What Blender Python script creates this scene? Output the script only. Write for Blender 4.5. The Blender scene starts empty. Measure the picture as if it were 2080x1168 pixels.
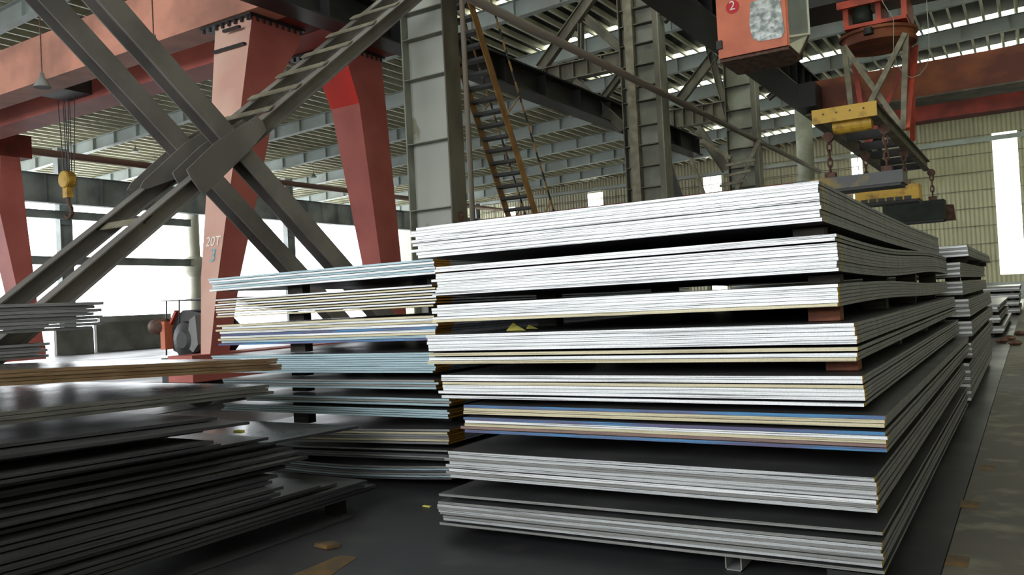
import bpy, math, random
from mathutils import Vector, Matrix
random.seed(7)
SC = bpy.context.scene
COL = SC.collection
# ------------------------------------------------------------------ camera
F_PX, CX, CY, CAM_H = 1684.2, 1040.0, 584.0, 1.5
def _n(v): return Vector(v).normalized()
_Y = _n((2095 - CX, -(562 - CY), -F_PX))          # direction of the plates' long side
_X = -_n((-1645 - CX, -(755 - CY), -F_PX))        # direction of the plates' front edge
_Z = _X.cross(_Y).normalized(); _X = _Y.cross(_Z).normalized()
ROT = Matrix((_X, _Y, _Z))
cam_d = bpy.data.cameras.new('camera'); cam = bpy.data.objects.new('camera', cam_d)
COL.objects.link(cam)
cam_d.sensor_width = 36.0; cam_d.lens = F_PX / 2080 * 36.0; cam_d.clip_end = 400
cam.matrix_world = Matrix.Translation((0, 0, CAM_H)) @ ROT.to_4x4()
SC.camera = cam
def at(u, v, ax, val):
    """the point of the place seen at pixel u,v on the plane ax = val"""
    d = ROT @ Vector((u - CX, -(v - CY), -F_PX)); c = Vector((0, 0, CAM_H)); i = 'xyz'.index(ax)
    return c + d * ((val - c[i]) / d[i])
# ------------------------------------------------------------------ sky, daylight, exposure
w = bpy.data.worlds.new('overcast_sky'); SC.world = w; w.use_nodes = True
bg = w.node_tree.nodes['Background']; bg.inputs[0].default_value = (0.93, 0.97, 1.0, 1); bg.inputs[1].default_value = 7.8
SC.view_settings.view_transform = 'Standard'; SC.view_settings.look = 'None'
SC.view_settings.exposure = 0.0; SC.view_settings.gamma = 1.0
def area(name, loc, rot, sx, sy, power, colr=(1, 1, 1), portal=False):
    l = bpy.data.lights.new(name, 'AREA'); l.shape = 'RECTANGLE'; l.size = sx; l.size_y = sy
    l.energy = power; l.color = colr
    o = bpy.data.objects.new(name, l); COL.objects.link(o); o.location = loc; o.rotation_euler = rot
    if portal: l.cycles.is_portal = True
    return o
# tall open gable behind the photographer
area('portal_open_gable', (-7.5, -13.9, 7.05), (math.radians(90), 0, 0), 23.4, 8.7, 1, portal=True)
# portals guide the sky light through the open long side
area('portal_open_side', (-56.6, 28, 5.6), (0, math.radians(-90), 0), 11.0, 86, 1, portal=True)

# ------------------------------------------------------------------ materials
def rgb(r, g, b):
    f = lambda c: (c / 255 / 12.92) if c / 255 <= 0.04045 else ((c / 255 + 0.055) / 1.055) ** 2.4
    return (f(r), f(g), f(b), 1)
def mat(name, base, rough=0.6, metal=0.0, dark=None, nscale=3.0, stretch=(1, 1, 1), lo=0.4, hi=0.65,
        bump=0.0, rvar=0.0, spec=0.5, fine=None):
    m = bpy.data.materials.new(name); m.use_nodes = True; nt = m.node_tree
    b = nt.nodes['Principled BSDF']
    b.inputs['Base Color'].default_value = base; b.inputs['Roughness'].default_value = rough
    b.inputs['Metallic'].default_value = metal; b.inputs['Specular IOR Level'].default_value = spec
    tc = nt.nodes.new('ShaderNodeTexCoord'); mp = nt.nodes.new('ShaderNodeMapping')
    nt.links.new(tc.outputs['Object'], mp.inputs[0]); mp.inputs['Scale'].default_value = stretch
    nz = nt.nodes.new('ShaderNodeTexNoise'); nz.inputs['Scale'].default_value = nscale; nz.inputs['Detail'].default_value = 6
    nt.links.new(mp.outputs[0], nz.inputs['Vector'])
    if dark is not None:
        rp = nt.nodes.new('ShaderNodeValToRGB'); rp.color_ramp.elements[0].position = lo; rp.color_ramp.elements[1].position = hi
        rp.color_ramp.elements[0].color = dark; rp.color_ramp.elements[1].color = base
        nt.links.new(nz.outputs['Fac'], rp.inputs[0]); nt.links.new(rp.outputs[0], b.inputs['Base Color'])
    if rvar:
        mr = nt.nodes.new('ShaderNodeMapRange'); mr.inputs[1].default_value = 0.3; mr.inputs[2].default_value = 0.7
        mr.inputs[3].default_value = rough - rvar; mr.inputs[4].default_value = rough + rvar
        nt.links.new(nz.outputs['Fac'], mr.inputs[0]); nt.links.new(mr.outputs[0], b.inputs['Roughness'])
    if bump:
        bp = nt.nodes.new('ShaderNodeBump'); bp.inputs['Strength'].default_value = bump; bp.inputs['Distance'].default_value = 0.01
        nt.links.new(nz.outputs['Fac'], bp.inputs['Height']); nt.links.new(bp.outputs[0], b.inputs['Normal'])
    return m
def edge_mat(name, base, dark, second=None):
    """flame-cut plate edge: fine streaks along the plate, short drag lines across it"""
    m = bpy.data.materials.new(name); m.use_nodes = True; nt = m.node_tree; b = nt.nodes['Principled BSDF']
    b.inputs['Metallic'].default_value = 0.15; b.inputs['Roughness'].default_value = 0.5
    tc = nt.nodes.new('ShaderNodeTexCoord'); geo = nt.nodes.new('ShaderNodeObjectInfo')
    ad = nt.nodes.new('ShaderNodeVectorMath'); ad.operation = 'ADD'
    sc = nt.nodes.new('ShaderNodeVectorMath'); sc.operation = 'SCALE'; sc.inputs[3].default_value = 37.0
    cmb = nt.nodes.new('ShaderNodeCombineXYZ')
    for k in range(3): nt.links.new(geo.outputs['Random'], cmb.inputs[k])
    nt.links.new(cmb.outputs[0], sc.inputs[0]); nt.links.new(tc.outputs['Object'], ad.inputs[0]); nt.links.new(sc.outputs[0], ad.inputs[1])
    def noise(scale, stretch):
        mp = nt.nodes.new('ShaderNodeMapping'); mp.inputs['Scale'].default_value = stretch
        nt.links.new(ad.outputs[0], mp.inputs[0])
        n = nt.nodes.new('ShaderNodeTexNoise'); n.inputs['Scale'].default_value = scale; n.inputs['Detail'].default_value = 5
        nt.links.new(mp.outputs[0], n.inputs['Vector']); return n
    n1 = noise(1.0, (1.2, 1, 330)); n2 = noise(1.0, (260, 20, 60)); n3 = noise(1.0, (1.6, 1, 30))
    r1 = nt.nodes.new('ShaderNodeValToRGB'); r1.color_ramp.elements[0].position = 0.37; r1.color_ramp.elements[1].position = 0.455
    r1.color_ramp.elements[0].color = dark; r1.color_ramp.elements[1].color = base
    nt.links.new(n1.outputs['Fac'], r1.inputs[0])
    mx = nt.nodes.new('ShaderNodeMixRGB'); mx.blend_type = 'MULTIPLY'; mx.inputs[0].default_value = 0.2
    r2 = nt.nodes.new('ShaderNodeValToRGB'); r2.color_ramp.elements[0].position = 0.33; r2.color_ramp.elements[1].position = 0.5
    r2.color_ramp.elements[0].color = (0.25, 0.25, 0.25, 1)
    nt.links.new(n2.outputs['Fac'], r2.inputs[0])
    nt.links.new(r1.outputs[0], mx.inputs[1]); nt.links.new(r2.outputs[0], mx.inputs[2])
    out = mx
    if second is not None:
        m2 = nt.nodes.new('ShaderNodeMixRGB'); r3 = nt.nodes.new('ShaderNodeValToRGB')
        r3.color_ramp.elements[0].position = 0.42; r3.color_ramp.elements[1].position = 0.6
        nt.links.new(n3.outputs['Fac'], r3.inputs[0]); nt.links.new(r3.outputs[0], m2.inputs[0])
        nt.links.new(mx.outputs[0], m2.inputs[1]); m2.inputs[2].default_value = second; out = m2
    nt.links.new(out.outputs[0], b.inputs['Base Color'])
    bp = nt.nodes.new('ShaderNodeBump'); bp.inputs['Strength'].default_value = 0.35; bp.inputs['Distance'].default_value = 0.004
    nt.links.new(n2.outputs['Fac'], bp.inputs['Height']); nt.links.new(bp.outputs[0], b.inputs['Normal'])
    return m
def side_mat(name, mark=None, y0=0.0, y1=0.0):
    """rolled plate side with mill scale; mark = yellow spray paint between y0 and y1 from the front"""
    m = mat(name, rgb(150, 152, 158), 0.55, 0.15, rgb(124, 126, 131), 1.0, (8, 8, 120), 0.35, 0.6, 0.2)
    if mark:
        nt = m.node_tree; b = nt.nodes['Principled BSDF']
        tc = nt.nodes.new('ShaderNodeTexCoord'); sp = nt.nodes.new('ShaderNodeSeparateXYZ'); nt.links.new(tc.outputs['Object'], sp.inputs[0])
        nz = nt.nodes.new('ShaderNodeTexNoise'); nz.inputs['Scale'].default_value = 60; nt.links.new(tc.outputs['Object'], nz.inputs['Vector'])
        ma = nt.nodes.new('ShaderNodeMath'); ma.operation = 'MULTIPLY_ADD'; ma.inputs[1].default_value = 0.05; nt.links.new(nz.outputs['Fac'], ma.inputs[0]); nt.links.new(sp.outputs['Y'], ma.inputs[2])
        g = nt.nodes.new('ShaderNodeMath'); g.operation = 'GREATER_THAN'; g.inputs[1].default_value = y0 + .025; nt.links.new(ma.outputs[0], g.inputs[0])
        l = nt.nodes.new('ShaderNodeMath'); l.operation = 'LESS_THAN'; l.inputs[1].default_value = y1 + .025; nt.links.new(ma.outputs[0], l.inputs[0])
        mu = nt.nodes.new('ShaderNodeMath'); mu.operation = 'MULTIPLY'; nt.links.new(g.outputs[0], mu.inputs[0]); nt.links.new(l.outputs[0], mu.inputs[1])
        old = b.inputs['Base Color'].links[0].from_socket
        mx = nt.nodes.new('ShaderNodeMixRGB'); nt.links.new(mu.outputs[0], mx.inputs[0]); nt.links.new(old, mx.inputs[1]); mx.inputs[2].default_value = mark
        nt.links.new(mx.outputs[0], b.inputs['Base Color'])
    return m
M = {}
M['scale'] = mat('mill_scale', rgb(92, 91, 91), 0.38, 0.2, rgb(68, 68, 69), 1.6, (1, 1, 1), 0.35, 0.65, 0.05, 0.08)
M['scale_wet'] = mat('mill_scale_worn', rgb(100, 97, 92), 0.27, 0.25, rgb(66, 66, 66), 1.2, (1, 1, 1), 0.38, 0.62, 0.02, 0.04)
M['e_silver'] = edge_mat('cut_edge_silver', rgb(250, 251, 251), rgb(96, 98, 98))
M['e_shaded'] = edge_mat('cut_edge_shaded', rgb(206, 208, 208), rgb(92, 94, 94))  # silver edge darkened for the dimmer light on the lower bundles
M['e_bluegrey'] = edge_mat('cut_edge_blue_grey', rgb(180, 205, 212), rgb(86, 108, 116))
M['e_cream'] = edge_mat('cut_edge_cream', rgb(216, 206, 172), rgb(128, 116, 88))
M['e_blue'] = edge_mat('cut_edge_blue', rgb(78, 140, 186), rgb(44, 74, 118), rgb(96, 92, 124))
M['e_brown'] = edge_mat('cut_edge_brown', rgb(150, 122, 112), rgb(74, 58, 70))
M['e_rust'] = edge_mat('cut_edge_rusty', rgb(150, 118, 84), rgb(92, 72, 52), rgb(120, 80, 44))
M['e_dark'] = edge_mat('cut_edge_dark', rgb(92, 92, 96), rgb(58, 58, 62))
M['e_mid'] = edge_mat('cut_edge_grey', rgb(150, 150, 146), rgb(90, 90, 88))
YEL = rgb(206, 164, 40)
M['side'] = side_mat('plate_side'); M['side_line'] = side_mat('plate_side_yellow_line', YEL, 0.10, 0.125)
M['side_corner'] = side_mat('plate_side_yellow_corner', YEL, -0.02, 0.055)
M['side_wide'] = side_mat('plate_side_yellow_wide', rgb(150, 104, 24), -0.02, 0.22)
M['column'] = mat('column_paint', rgb(150, 152, 140), 0.6, 0, rgb(120, 120, 106), 0.9, (1, 1, 1), 0.42, 0.6, 0.03)
M['column_patch'] = mat('column_paint_patchy', rgb(176, 178, 168), 0.6, 0, rgb(140, 138, 118), 0.9, (1, 1, 0.6), 0.41, 0.44, 0.03)
M['column_dark'] = mat('column_paint_brownish', rgb(112, 108, 94), 0.6, 0, rgb(84, 80, 68), 1.5, (1, 1, .4), 0.4, 0.6)
M['brace'] = mat('brace_grey_paint', rgb(132, 127, 122), 0.5, 0.05, rgb(112, 108, 104), 1.2, (1, 1, 1), 0.4, 0.6)
M['batten'] = mat('batten_beige', rgb(140, 134, 116), 0.6, 0, rgb(112, 106, 88), 4)
M['rafter'] = mat('roof_beam_paint', rgb(166, 176, 174), 0.6, 0, rgb(150, 156, 150), 0.6)
M['purlin'] = mat('galvanised_purlin', rgb(222, 220, 196), 0.5, 0.1, rgb(200, 198, 176), 0.8)
M['roof'] = mat('roof_sheet_underside', rgb(62, 69, 67), 0.6, 0.1, rgb(50, 56, 54), 0.5)
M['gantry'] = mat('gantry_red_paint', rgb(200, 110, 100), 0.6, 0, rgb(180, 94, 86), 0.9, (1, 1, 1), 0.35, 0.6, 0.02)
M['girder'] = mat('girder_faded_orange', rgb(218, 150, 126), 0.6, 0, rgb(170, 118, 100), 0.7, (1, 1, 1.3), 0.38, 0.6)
M['faded'] = mat('faded_lit_pink_paint', rgb(226, 184, 166), 0.65, 0, rgb(208, 160, 144), 0.8)  # leg front only: faded tone with that face's light mixed into the colour
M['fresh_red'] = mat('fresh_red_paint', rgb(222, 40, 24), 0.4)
M['crane_red'] = mat('crane_orange_red', rgb(196, 74, 50), 0.5, 0, rgb(150, 58, 42), 2.0)
M['crane_old'] = mat('crane_rusty_orange', rgb(140, 78, 44), 0.7, 0, rgb(96, 48, 34), 1.2, (.6, 1, 1), 0.4, 0.62)
M['crane_dkred'] = mat('crane_dark_red', rgb(140, 50, 40), 0.7, 0, rgb(104, 38, 32), 1.4)
M['cabin'] = mat('cabin_orange', rgb(222, 124, 90), 0.5, 0, rgb(198, 106, 76), 1.5)
M['red_disc'] = mat('sign_red', rgb(196, 20, 30), 0.5)
M['white'] = mat('sign_white', rgb(230, 220, 210), 0.6)
M['stencil_white'] = mat('stencil_white', rgb(250, 248, 236), 0.5)
M['stencil_blue'] = mat('stencil_blue', rgb(128, 184, 200), 0.6)
M['foil'] = mat('wrinkled_foil', rgb(196, 200, 196), 0.32, 0.5, rgb(130, 136, 132), 7, (1, 1, 1), 0.4, 0.6, 1.0)
M['yellow'] = mat('machine_yellow', rgb(206, 164, 58), 0.55, 0, rgb(150, 112, 44), 3.0, (1, 1, 1), 0.36, 0.5)
M['mag_grey'] = mat('magnet_grey_yellow', rgb(96, 98, 98), 0.6, 0, rgb(150, 128, 60), 1.4, (1, 1, 1), 0.36, 0.46)
M['mag_green'] = mat('magnet_dark_green', rgb(44, 54, 40), 0.7, 0, rgb(30, 36, 30), 3)
M['black'] = mat('black_grease', rgb(34, 32, 32), 0.5)
M['darkgrey'] = mat('dark_steel', rgb(50, 50, 50), 0.5, 0.2)
M['rust'] = mat('rusty_steel', rgb(118, 84, 66), 0.7, 0.1, rgb(76, 52, 42), 8)
M['wood'] = mat('grey_timber', rgb(84, 78, 70), 0.8, 0, rgb(58, 54, 48), 6, (1, 6, 6))
M['wood_red'] = mat('reddish_timber', rgb(150, 92, 66), 0.8, 0, rgb(112, 66, 50), 6, (1, 6, 6))
M['stairs'] = mat('stairs_ochre', rgb(160, 118, 62), 0.5, 0, rgb(128, 94, 50), 3)
M['tread'] = mat('chequer_tread', rgb(78, 78, 78), 0.5, 0.3)
M['paper'] = mat('yellow_paper', rgb(232, 222, 110), 0.8)
M['pipe'] = mat('old_pipe', rgb(110, 100, 88), 0.6, 0.1)
M['pipe_red'] = mat('red_brown_pipe', rgb(112, 78, 66), 0.6)
M['lowwall'] = mat('grey_panel_dirty', rgb(150, 150, 148), 0.7, 0, rgb(118, 118, 114), 0.8)
M['beige'] = mat('beige_paint', rgb(226, 224, 206), 0.6, 0, rgb(206, 204, 186), 1)
M['galv'] = mat('pale_girder_paint', rgb(176, 182, 182), 0.6, 0, rgb(128, 134, 134), 0.5)
M['glass'] = bpy.data.materials.new('cab_glass'); M['glass'].use_nodes = True
_b = M['glass'].node_tree.nodes['Principled BSDF']; _b.inputs['Base Color'].default_value = (.75, .8, .78, 1); _b.inputs['Roughness'].default_value = .08; _b.inputs['Transmission Weight'].default_value = .75; _b.inputs['IOR'].default_value = 1.1
def translucent(name, col):
    m = bpy.data.materials.new(name); m.use_nodes = True; nt = m.node_tree
    nt.nodes.remove(nt.nodes['Principled BSDF']); o = nt.nodes['Material Output']
    t = nt.nodes.new('ShaderNodeBsdfTranslucent'); t.inputs[0].default_value = col
    nt.links.new(t.outputs[0], o.inputs[0]); return m
M['skylight'] = translucent('skylight_sheet', (0.95, 0.95, 0.86, 1))
# corrugated wall sheet with girt lines
def wall_mat():
    m = bpy.data.materials.new('cream_corrugated_sheet'); m.use_nodes = True; nt = m.node_tree; b = nt.nodes['Principled BSDF']
    b.inputs['Roughness'].default_value = 0.55
    tc = nt.nodes.new('ShaderNodeTexCoord'); wv = nt.nodes.new('ShaderNodeTexWave'); wv.bands_direction = 'X'
    wv.inputs['Scale'].default_value = 1.05; wv.wave_profile = 'SIN'
    nt.links.new(tc.outputs['Object'], wv.inputs['Vector'])
    nz = nt.nodes.new('ShaderNodeTexNoise'); nz.inputs['Scale'].default_value = 0.6; nt.links.new(tc.outputs['Object'], nz.inputs['Vector'])
    rp = nt.nodes.new('ShaderNodeValToRGB'); rp.color_ramp.elements[0].color = rgb(156, 153, 126); rp.color_ramp.elements[1].color = rgb(186, 183, 154)
    nt.links.new(nz.outputs['Fac'], rp.inputs[0]); nt.links.new(rp.outputs[0], b.inputs['Base Color'])
    bp = nt.nodes.new('ShaderNodeBump'); bp.inputs['Strength'].default_value = 1.0; bp.inputs['Distance'].default_value = 0.05
    nt.links.new(wv.outputs['Fac'], bp.inputs['Height']); nt.links.new(bp.outputs[0], b.inputs['Normal'])
    return m
M['wall'] = wall_mat()
def floor_mat(name, a, bcol, c, steel):
    m = mat(name, a, 0.62 if not steel else 0.45, 0.0, bcol, 0.55, (1, 1, 1), 0.38, 0.64, 0.15, 0.1)
    nt = m.node_tree; b = nt.nodes['Principled BSDF']; old = b.inputs['Base Color'].links[0].from_socket
    tc = nt.nodes.new('ShaderNodeTexCoord'); n2 = nt.nodes.new('ShaderNodeTexNoise'); n2.inputs['Scale'].default_value = 3.2; n2.inputs['Detail'].default_value = 8
    nt.links.new(tc.outputs['Object'], n2.inputs['Vector'])
    rp = nt.nodes.new('ShaderNodeValToRGB'); rp.color_ramp.elements[0].position = .52; rp.color_ramp.elements[1].position = .68
    nt.links.new(n2.outputs['Fac'], rp.inputs[0]); mx = nt.nodes.new('ShaderNodeMixRGB'); nt.links.new(rp.outputs[0], mx.inputs[0])
    nt.links.new(old, mx.inputs[1]); mx.inputs[2].default_value = c; nt.links.new(mx.outputs[0], b.inputs['Base Color'])
    return m
M['floor'] = floor_mat('dark_floor', rgb(62, 62, 64), rgb(50, 50, 52), rgb(70, 69, 68), True)
M['floor_r'] = floor_mat('worn_concrete', rgb(106, 101, 91), rgb(80, 77, 72), rgb(128, 125, 108), False)
M['ground'] = mat('outside_concrete', rgb(225, 225, 222), 0.8)
M['paint_y'] = mat('worn_yellow_floor_paint', rgb(128, 96, 54), 0.7, 0, rgb(92, 78, 58), 6)

# ------------------------------------------------------------------ mesh helpers
class MB:
    def __init__(s): s.v = []; s.f = []; s.m = []; s.mats = []
    def mi(s, mt):
        if mt not in s.mats: s.mats.append(mt)
        return s.mats.index(mt)
    def add(s, vs, fs, mt):
        o = len(s.v); s.v += [tuple(p) for p in vs]; k = s.mi(mt)
        for f in fs: s.f.append(tuple(i + o for i in f)); s.m.append(k)
        return s
    def box(s, x0, x1, y0, y1, z0, z1, mt):
        vs = [(x, y, z) for z in (z0, z1) for y in (y0, y1) for x in (x0, x1)]
        return s.add(vs, [(0, 2, 3, 1), (4, 5, 7, 6), (0, 1, 5, 4), (2, 6, 7, 3), (0, 4, 6, 2), (1, 3, 7, 5)], mt)
    def prism(s, pts, vec, mt):
        """polygon (3-D points) pushed along vec; vec may be a list of end points"""
        n = len(pts); a = [Vector(p) for p in pts]
        e = [Vector(q) for q in vec] if isinstance(vec, list) else [p + Vector(vec) for p in a]
        fs = [tuple(range(n))[::-1], tuple(range(n, 2 * n))] + [(i, (i + 1) % n, n + (i + 1) % n, n + i) for i in range(n)]
        return s.add(a + e, fs, mt)
    def tube(s, p0, p1, r, mt, seg=10, r1=None):
        p0 = Vector(p0); p1 = Vector(p1); d = (p1 - p0).normalized(); a = d.orthogonal().normalized(); b = d.cross(a)
        r1 = r if r1 is None else r1; vs = []
        for p, rr in ((p0, r), (p1, r1)):
            for k in range(seg):
                t = 2 * math.pi * k / seg; vs.append(p + a * math.cos(t) * rr + b * math.sin(t) * rr)
        return s.add(vs, [tuple(range(seg))[::-1], tuple(range(seg, 2 * seg))] + [(k, (k + 1) % seg, seg + (k + 1) % seg, seg + k) for k in range(seg)], mt)
    def path(s, pts, r, mt, seg=8):
        for a, b in zip(pts, pts[1:]): s.tube(a, b, r, mt, seg)
        return s
    def bar(s, p0, p1, side, wd, th, mt):
        """rectangular bar p0->p1, wd across 'side', th across the third direction"""
        p0 = Vector(p0); p1 = Vector(p1); d = (p1 - p0).normalized(); sd = Vector(side); sd = (sd - d * sd.dot(d)).normalized(); t = d.cross(sd)
        c = [(-wd / 2, -th / 2), (wd / 2, -th / 2), (wd / 2, th / 2), (-wd / 2, th / 2)]
        return s.prism([p0 + sd * a + t * b for a, b in c], p1 - p0, mt)
    def section(s, p0, p1, side, poly, mt):
        p0 = Vector(p0); p1 = Vector(p1); d = (p1 - p0).normalized(); sd = Vector(side); sd = (sd - d * sd.dot(d)).normalized(); t = d.cross(sd)
        n = len(poly); a = [p0 + sd * x + t * y for x, y in poly]; b = [q + (p1 - p0) for q in a]
        s.add(a + b, [(i, (i + 1) % n, n + (i + 1) % n, n + i) for i in range(n)], mt)
        return s
    def ibeam(s, p0, p1, depth_dir, h, b, tw, tf, mt, mweb=None):
        """flanges at +-h/2 along depth_dir"""
        p0 = Vector(p0); p1 = Vector(p1); d = (p1 - p0).normalized(); dd = Vector(depth_dir); dd = (dd - d * dd.dot(d)).normalized(); t = d.cross(dd)
        def rect(c0, hx, hy, mt):
            s.prism([p0 + dd * (c0 + sx * hx) + t * (sy * hy) for sx, sy in ((-1, -1), (1, -1), (1, 1), (-1, 1))], p1 - p0, mt)
        rect(h / 2 - tf / 2, tf / 2, b / 2, mt); rect(-h / 2 + tf / 2, tf / 2, b / 2, mt); rect(0, h / 2 - tf, tw / 2, mweb or mt)
        return s
    def lathe(s, c, prof, mt, seg=20, axis='z'):
        c = Vector(c); vs = []
        for r, z in prof:
            for k in range(seg):
                t = 2 * math.pi * k / seg; p = (r * math.cos(t), r * math.sin(t), z)
                if axis == 'y': p = (p[0], p[2], p[1])
                if axis == 'x': p = (p[2], p[0], p[1])
                vs.append(c + Vector(p))
        fs = [(i * seg + k, i * seg + (k + 1) % seg, (i + 1) * seg + (k + 1) % seg, (i + 1) * seg + k) for i in range(len(prof) - 1) for k in range(seg)]
        fs += [tuple(range(seg))[::-1], tuple(range((len(prof) - 1) * seg, len(prof) * seg))]
        return s.add(vs, fs, mt)
    def build(s, name, parent=None, origin=None, smooth=False):
        if parent is not None: origin = ORG[parent.name]
        if origin is None:
            xs = [p[0] for p in s.v]; ys = [p[1] for p in s.v]; zs = [p[2] for p in s.v]
            origin = ((min(xs) + max(xs)) / 2, (min(ys) + max(ys)) / 2, min(zs))
        ox, oy, oz = origin
        me = bpy.data.meshes.new(name); me.from_pydata([(x - ox, y - oy, z - oz) for x, y, z in s.v], [], s.f)
        for mt in s.mats: me.materials.append(mt)
        for p, k in zip(me.polygons, s.m): p.material_index = k
        if smooth:
            for p in me.polygons: p.use_smooth = len(p.vertices) == 4
        me.validate(); me.update()
        import bmesh
        b = bmesh.new(); b.from_mesh(me); bmesh.ops.recalc_face_normals(b, faces=b.faces); b.to_mesh(me); b.free()
        o = bpy.data.objects.new(name, me); COL.objects.link(o)
        if parent is not None: o.parent = parent
        else: o.location = origin
        ORG[o.name] = tuple(origin); return o
ORG = {}
def empty(name, loc, label, cat, group=None):
    o = bpy.data.objects.new(name, None); o.empty_display_size = .2; COL.objects.link(o); o.location = loc; ORG[o.name] = tuple(loc)
    return tag(o, label, cat, group)
def tag(o, label, cat, group=None, kind=None):
    if label: o['label'] = label
    if cat: o['category'] = cat
    if group: o['group'] = group
    if kind: o['kind'] = kind
    return o
def struct(o): o['kind'] = 'structure'; return o
def text_part(name, body, size, p, ex, ez, mt, parent, label=None):
    """flat painted lettering lying in the plane ex, ez"""
    cu = bpy.data.curves.new(name, 'FONT'); cu.body = body; cu.size = size; cu.extrude = 0.002; cu.align_x = 'CENTER'; cu.align_y = 'CENTER'
    t = bpy.data.objects.new(name, cu); COL.objects.link(t)
    dg = bpy.context.evaluated_depsgraph_get(); me = bpy.data.meshes.new_from_object(t.evaluated_get(dg)); bpy.data.objects.remove(t)
    ex = Vector(ex).normalized(); ez = Vector(ez).normalized(); ny = ex.cross(ez)
    m4 = Matrix((ex, ez, ny)).transposed().to_4x4(); m4.translation = Vector(p) - Vector(ORG[parent.name]); me.transform(m4)
    me.materials.clear(); me.materials.append(mt)
    o = bpy.data.objects.new(name, me); COL.objects.link(o); o.parent = parent
    if label: o['label'] = label
    return o
ORD = ['first', 'second', 'third', 'fourth', 'fifth', 'sixth', 'seventh', 'eighth', 'ninth', 'tenth', 'eleventh', 'twelfth', 'thirteenth', 'fourteenth', 'fifteenth']

# ================================================================== LARGE STRUCTURE
ROOF0, SL = 13.37, 0.04                                  # underside of the roof beams at x = 0 and the roof slope
rz = lambda x: ROOF0 + SL * x
XR0, XR1, YR0, YR1 = -56.7, 8.0, -14.0, 71.4
struct(MB().box(XR0 + 9, -0.478, YR0, YR1, -.2, 0, M['floor']).build('floor'))
struct(MB().box(-0.47, XR1, YR0, YR1, -.2, 0.004, M['floor_r']).build('floor'))
struct(MB().box(-110, XR0 + 8.98, -60, 130, -.25, -.01, M['ground']).build('floor'))
for i, (u, v) in enumerate([(2005, 950), (1970, 1025), (1945, 1140)]):
    p = at(u, v, 'z', 0.004); s = .055
    o = MB().prism([(p.x - s, p.y - .1, .005), (p.x + s, p.y - .1, .005), (p.x + s, p.y + .1, .005), (p.x - s, p.y + .1, .005)], (0, 0, .0015), M['paint_y']).build('floor_marking')
    tag(o, 'worn yellow paint square on the aisle floor, ' + ['farthest of three', 'middle of three', 'nearest of three'][i], 'floor marking', 'paint squares along the aisle')
o = MB().prism([at(u, v, 'z', .001) for u, v in ((570, 1178), (690, 1128), (726, 1132), (660, 1178))], (0, 0, .0015), M['paint_y']).build('floor_marking')
tag(o, 'worn ochre paint stripe on dark floor by the front left pile', 'floor marking')
# seam kerb on the aisle
# roof deck with translucent strips
RB = [9.29 + 6.205 * k for k in range(-3, 11)]           # roof beam positions along the hall
RB = [y for y in RB if YR0 < y < YR1 - .5]
TOPZ = 1.06                                              # roof sheet above the beams' underside
def slab(mb, x0, x1, y0, y1, mt, th=.05):
    z0 = rz(x0) + TOPZ; z1 = rz(x1) + TOPZ
    mb.prism([(x0, y0, z0), (x1, y0, z1), (x1, y0, z1 + th), (x0, y0, z0 + th)], (0, y1 - y0, 0), mt)
SKX = -19.5
deck = MB(); ys = []; k = 0
slab(deck, XR0, SKX, YR0, YR1, M['roof'])
y = YR0; wn = 1
for yb in RB:
    if yb < 8: continue
    a, b = yb + .3, yb + 1.55
    slab(deck, SKX, XR1, y, a, M['roof'])
    mb = MB(); slab(mb, SKX, XR1, a, b, M['skylight'], .01); struct(mb.build('window_%d' % wn)); wn += 1
    y = b
slab(deck, SKX, XR1, y, YR1, M['roof'])
ceiling = struct(deck.build('ceiling', origin=(0, 0, ROOF0)))
# purlins
NP = 99; px0 = XR0 + .3
purl = MB()
s = purl
for k in range(NP):
    x = px0 + k * .68
    if x > XR1 - .1: break
    zt = rz(x) + TOPZ - .012
    p = MB(); p.box(x, x + .012, YR0 + .1, YR1 - .1, zt - .3, zt, M['purlin']); p.box(x + .012, x + .11, YR0 + .1, YR1 - .1, zt - .3, zt - .285, M['purlin']); p.box(x - .06, x, YR0 + .1, YR1 - .1, zt - .012, zt, M['purlin'])
    p.build('purlin', ceiling)
# sag rods of the near roof, thin and rusty
for i, y in enumerate([11.3, 13.3, 17.6, 19.6, 24, 26]):
    MB().tube((-55, y, rz(-55) + .72), (-15, y, rz(-15) + .72), .012, M['rust'], 6).build('sag_rod', ceiling)
for i, yb in enumerate(RB):
    mb = MB(); x0, x1 = XR0 + .1, XR1 - .1; h = .7
    mb.ibeam((x0, yb, rz(x0) + h / 2), (x1, yb, rz(x1) + h / 2), (0, 0, 1), h, .34, .014, .025, M['rafter'])
    x = x0 + 1
    while x < x1:
        mb.box(x, x + .012, yb - .15, yb + .15, rz(x) + .02, rz(x) + h - .02, M['rafter']); x += 2.05
    o = mb.build('roof_beam'); struct(o); 
# walls
def wall_panel(name, x0, x1, z0, z1, y=YR1):
    return MB().box(x0, x1, y, y + .1, z0, z1, M['wall'])
wins = []
for (ul, vl, ur, vr, wd) in [(2014, 271, 2065, 261, 0), (1728, 310, 1750, 310, 0), (1425, 310, 1462, 310, 0), (1190, 352, 1222, 352, 0), (1022, 395, 1045, 395, 0)]:
    a = at(ul, vl, 'y', YR1); b = at(ur, vr, 'y', YR1); wins.append((a.x, b.x))
wins.sort(); ZW0, ZW1, ZT = 1.76, 12.3, 14
wb = MB(); x = XR0 - 6
for a, b in wins:
    wb.box(x, a, YR1, YR1 + .1, 0, rz(a) + TOPZ, M['wall']); wb.box(a, b, YR1, YR1 + .1, 0, ZW0, M['wall']); wb.box(a, b, YR1, YR1 + .1, min(ZW1, rz(a) - .3), rz(a) + TOPZ, M['wall']); x = b
wb.box(x, XR1, YR1, YR1 + .1, 0, 14.7, M['wall'])
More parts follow.
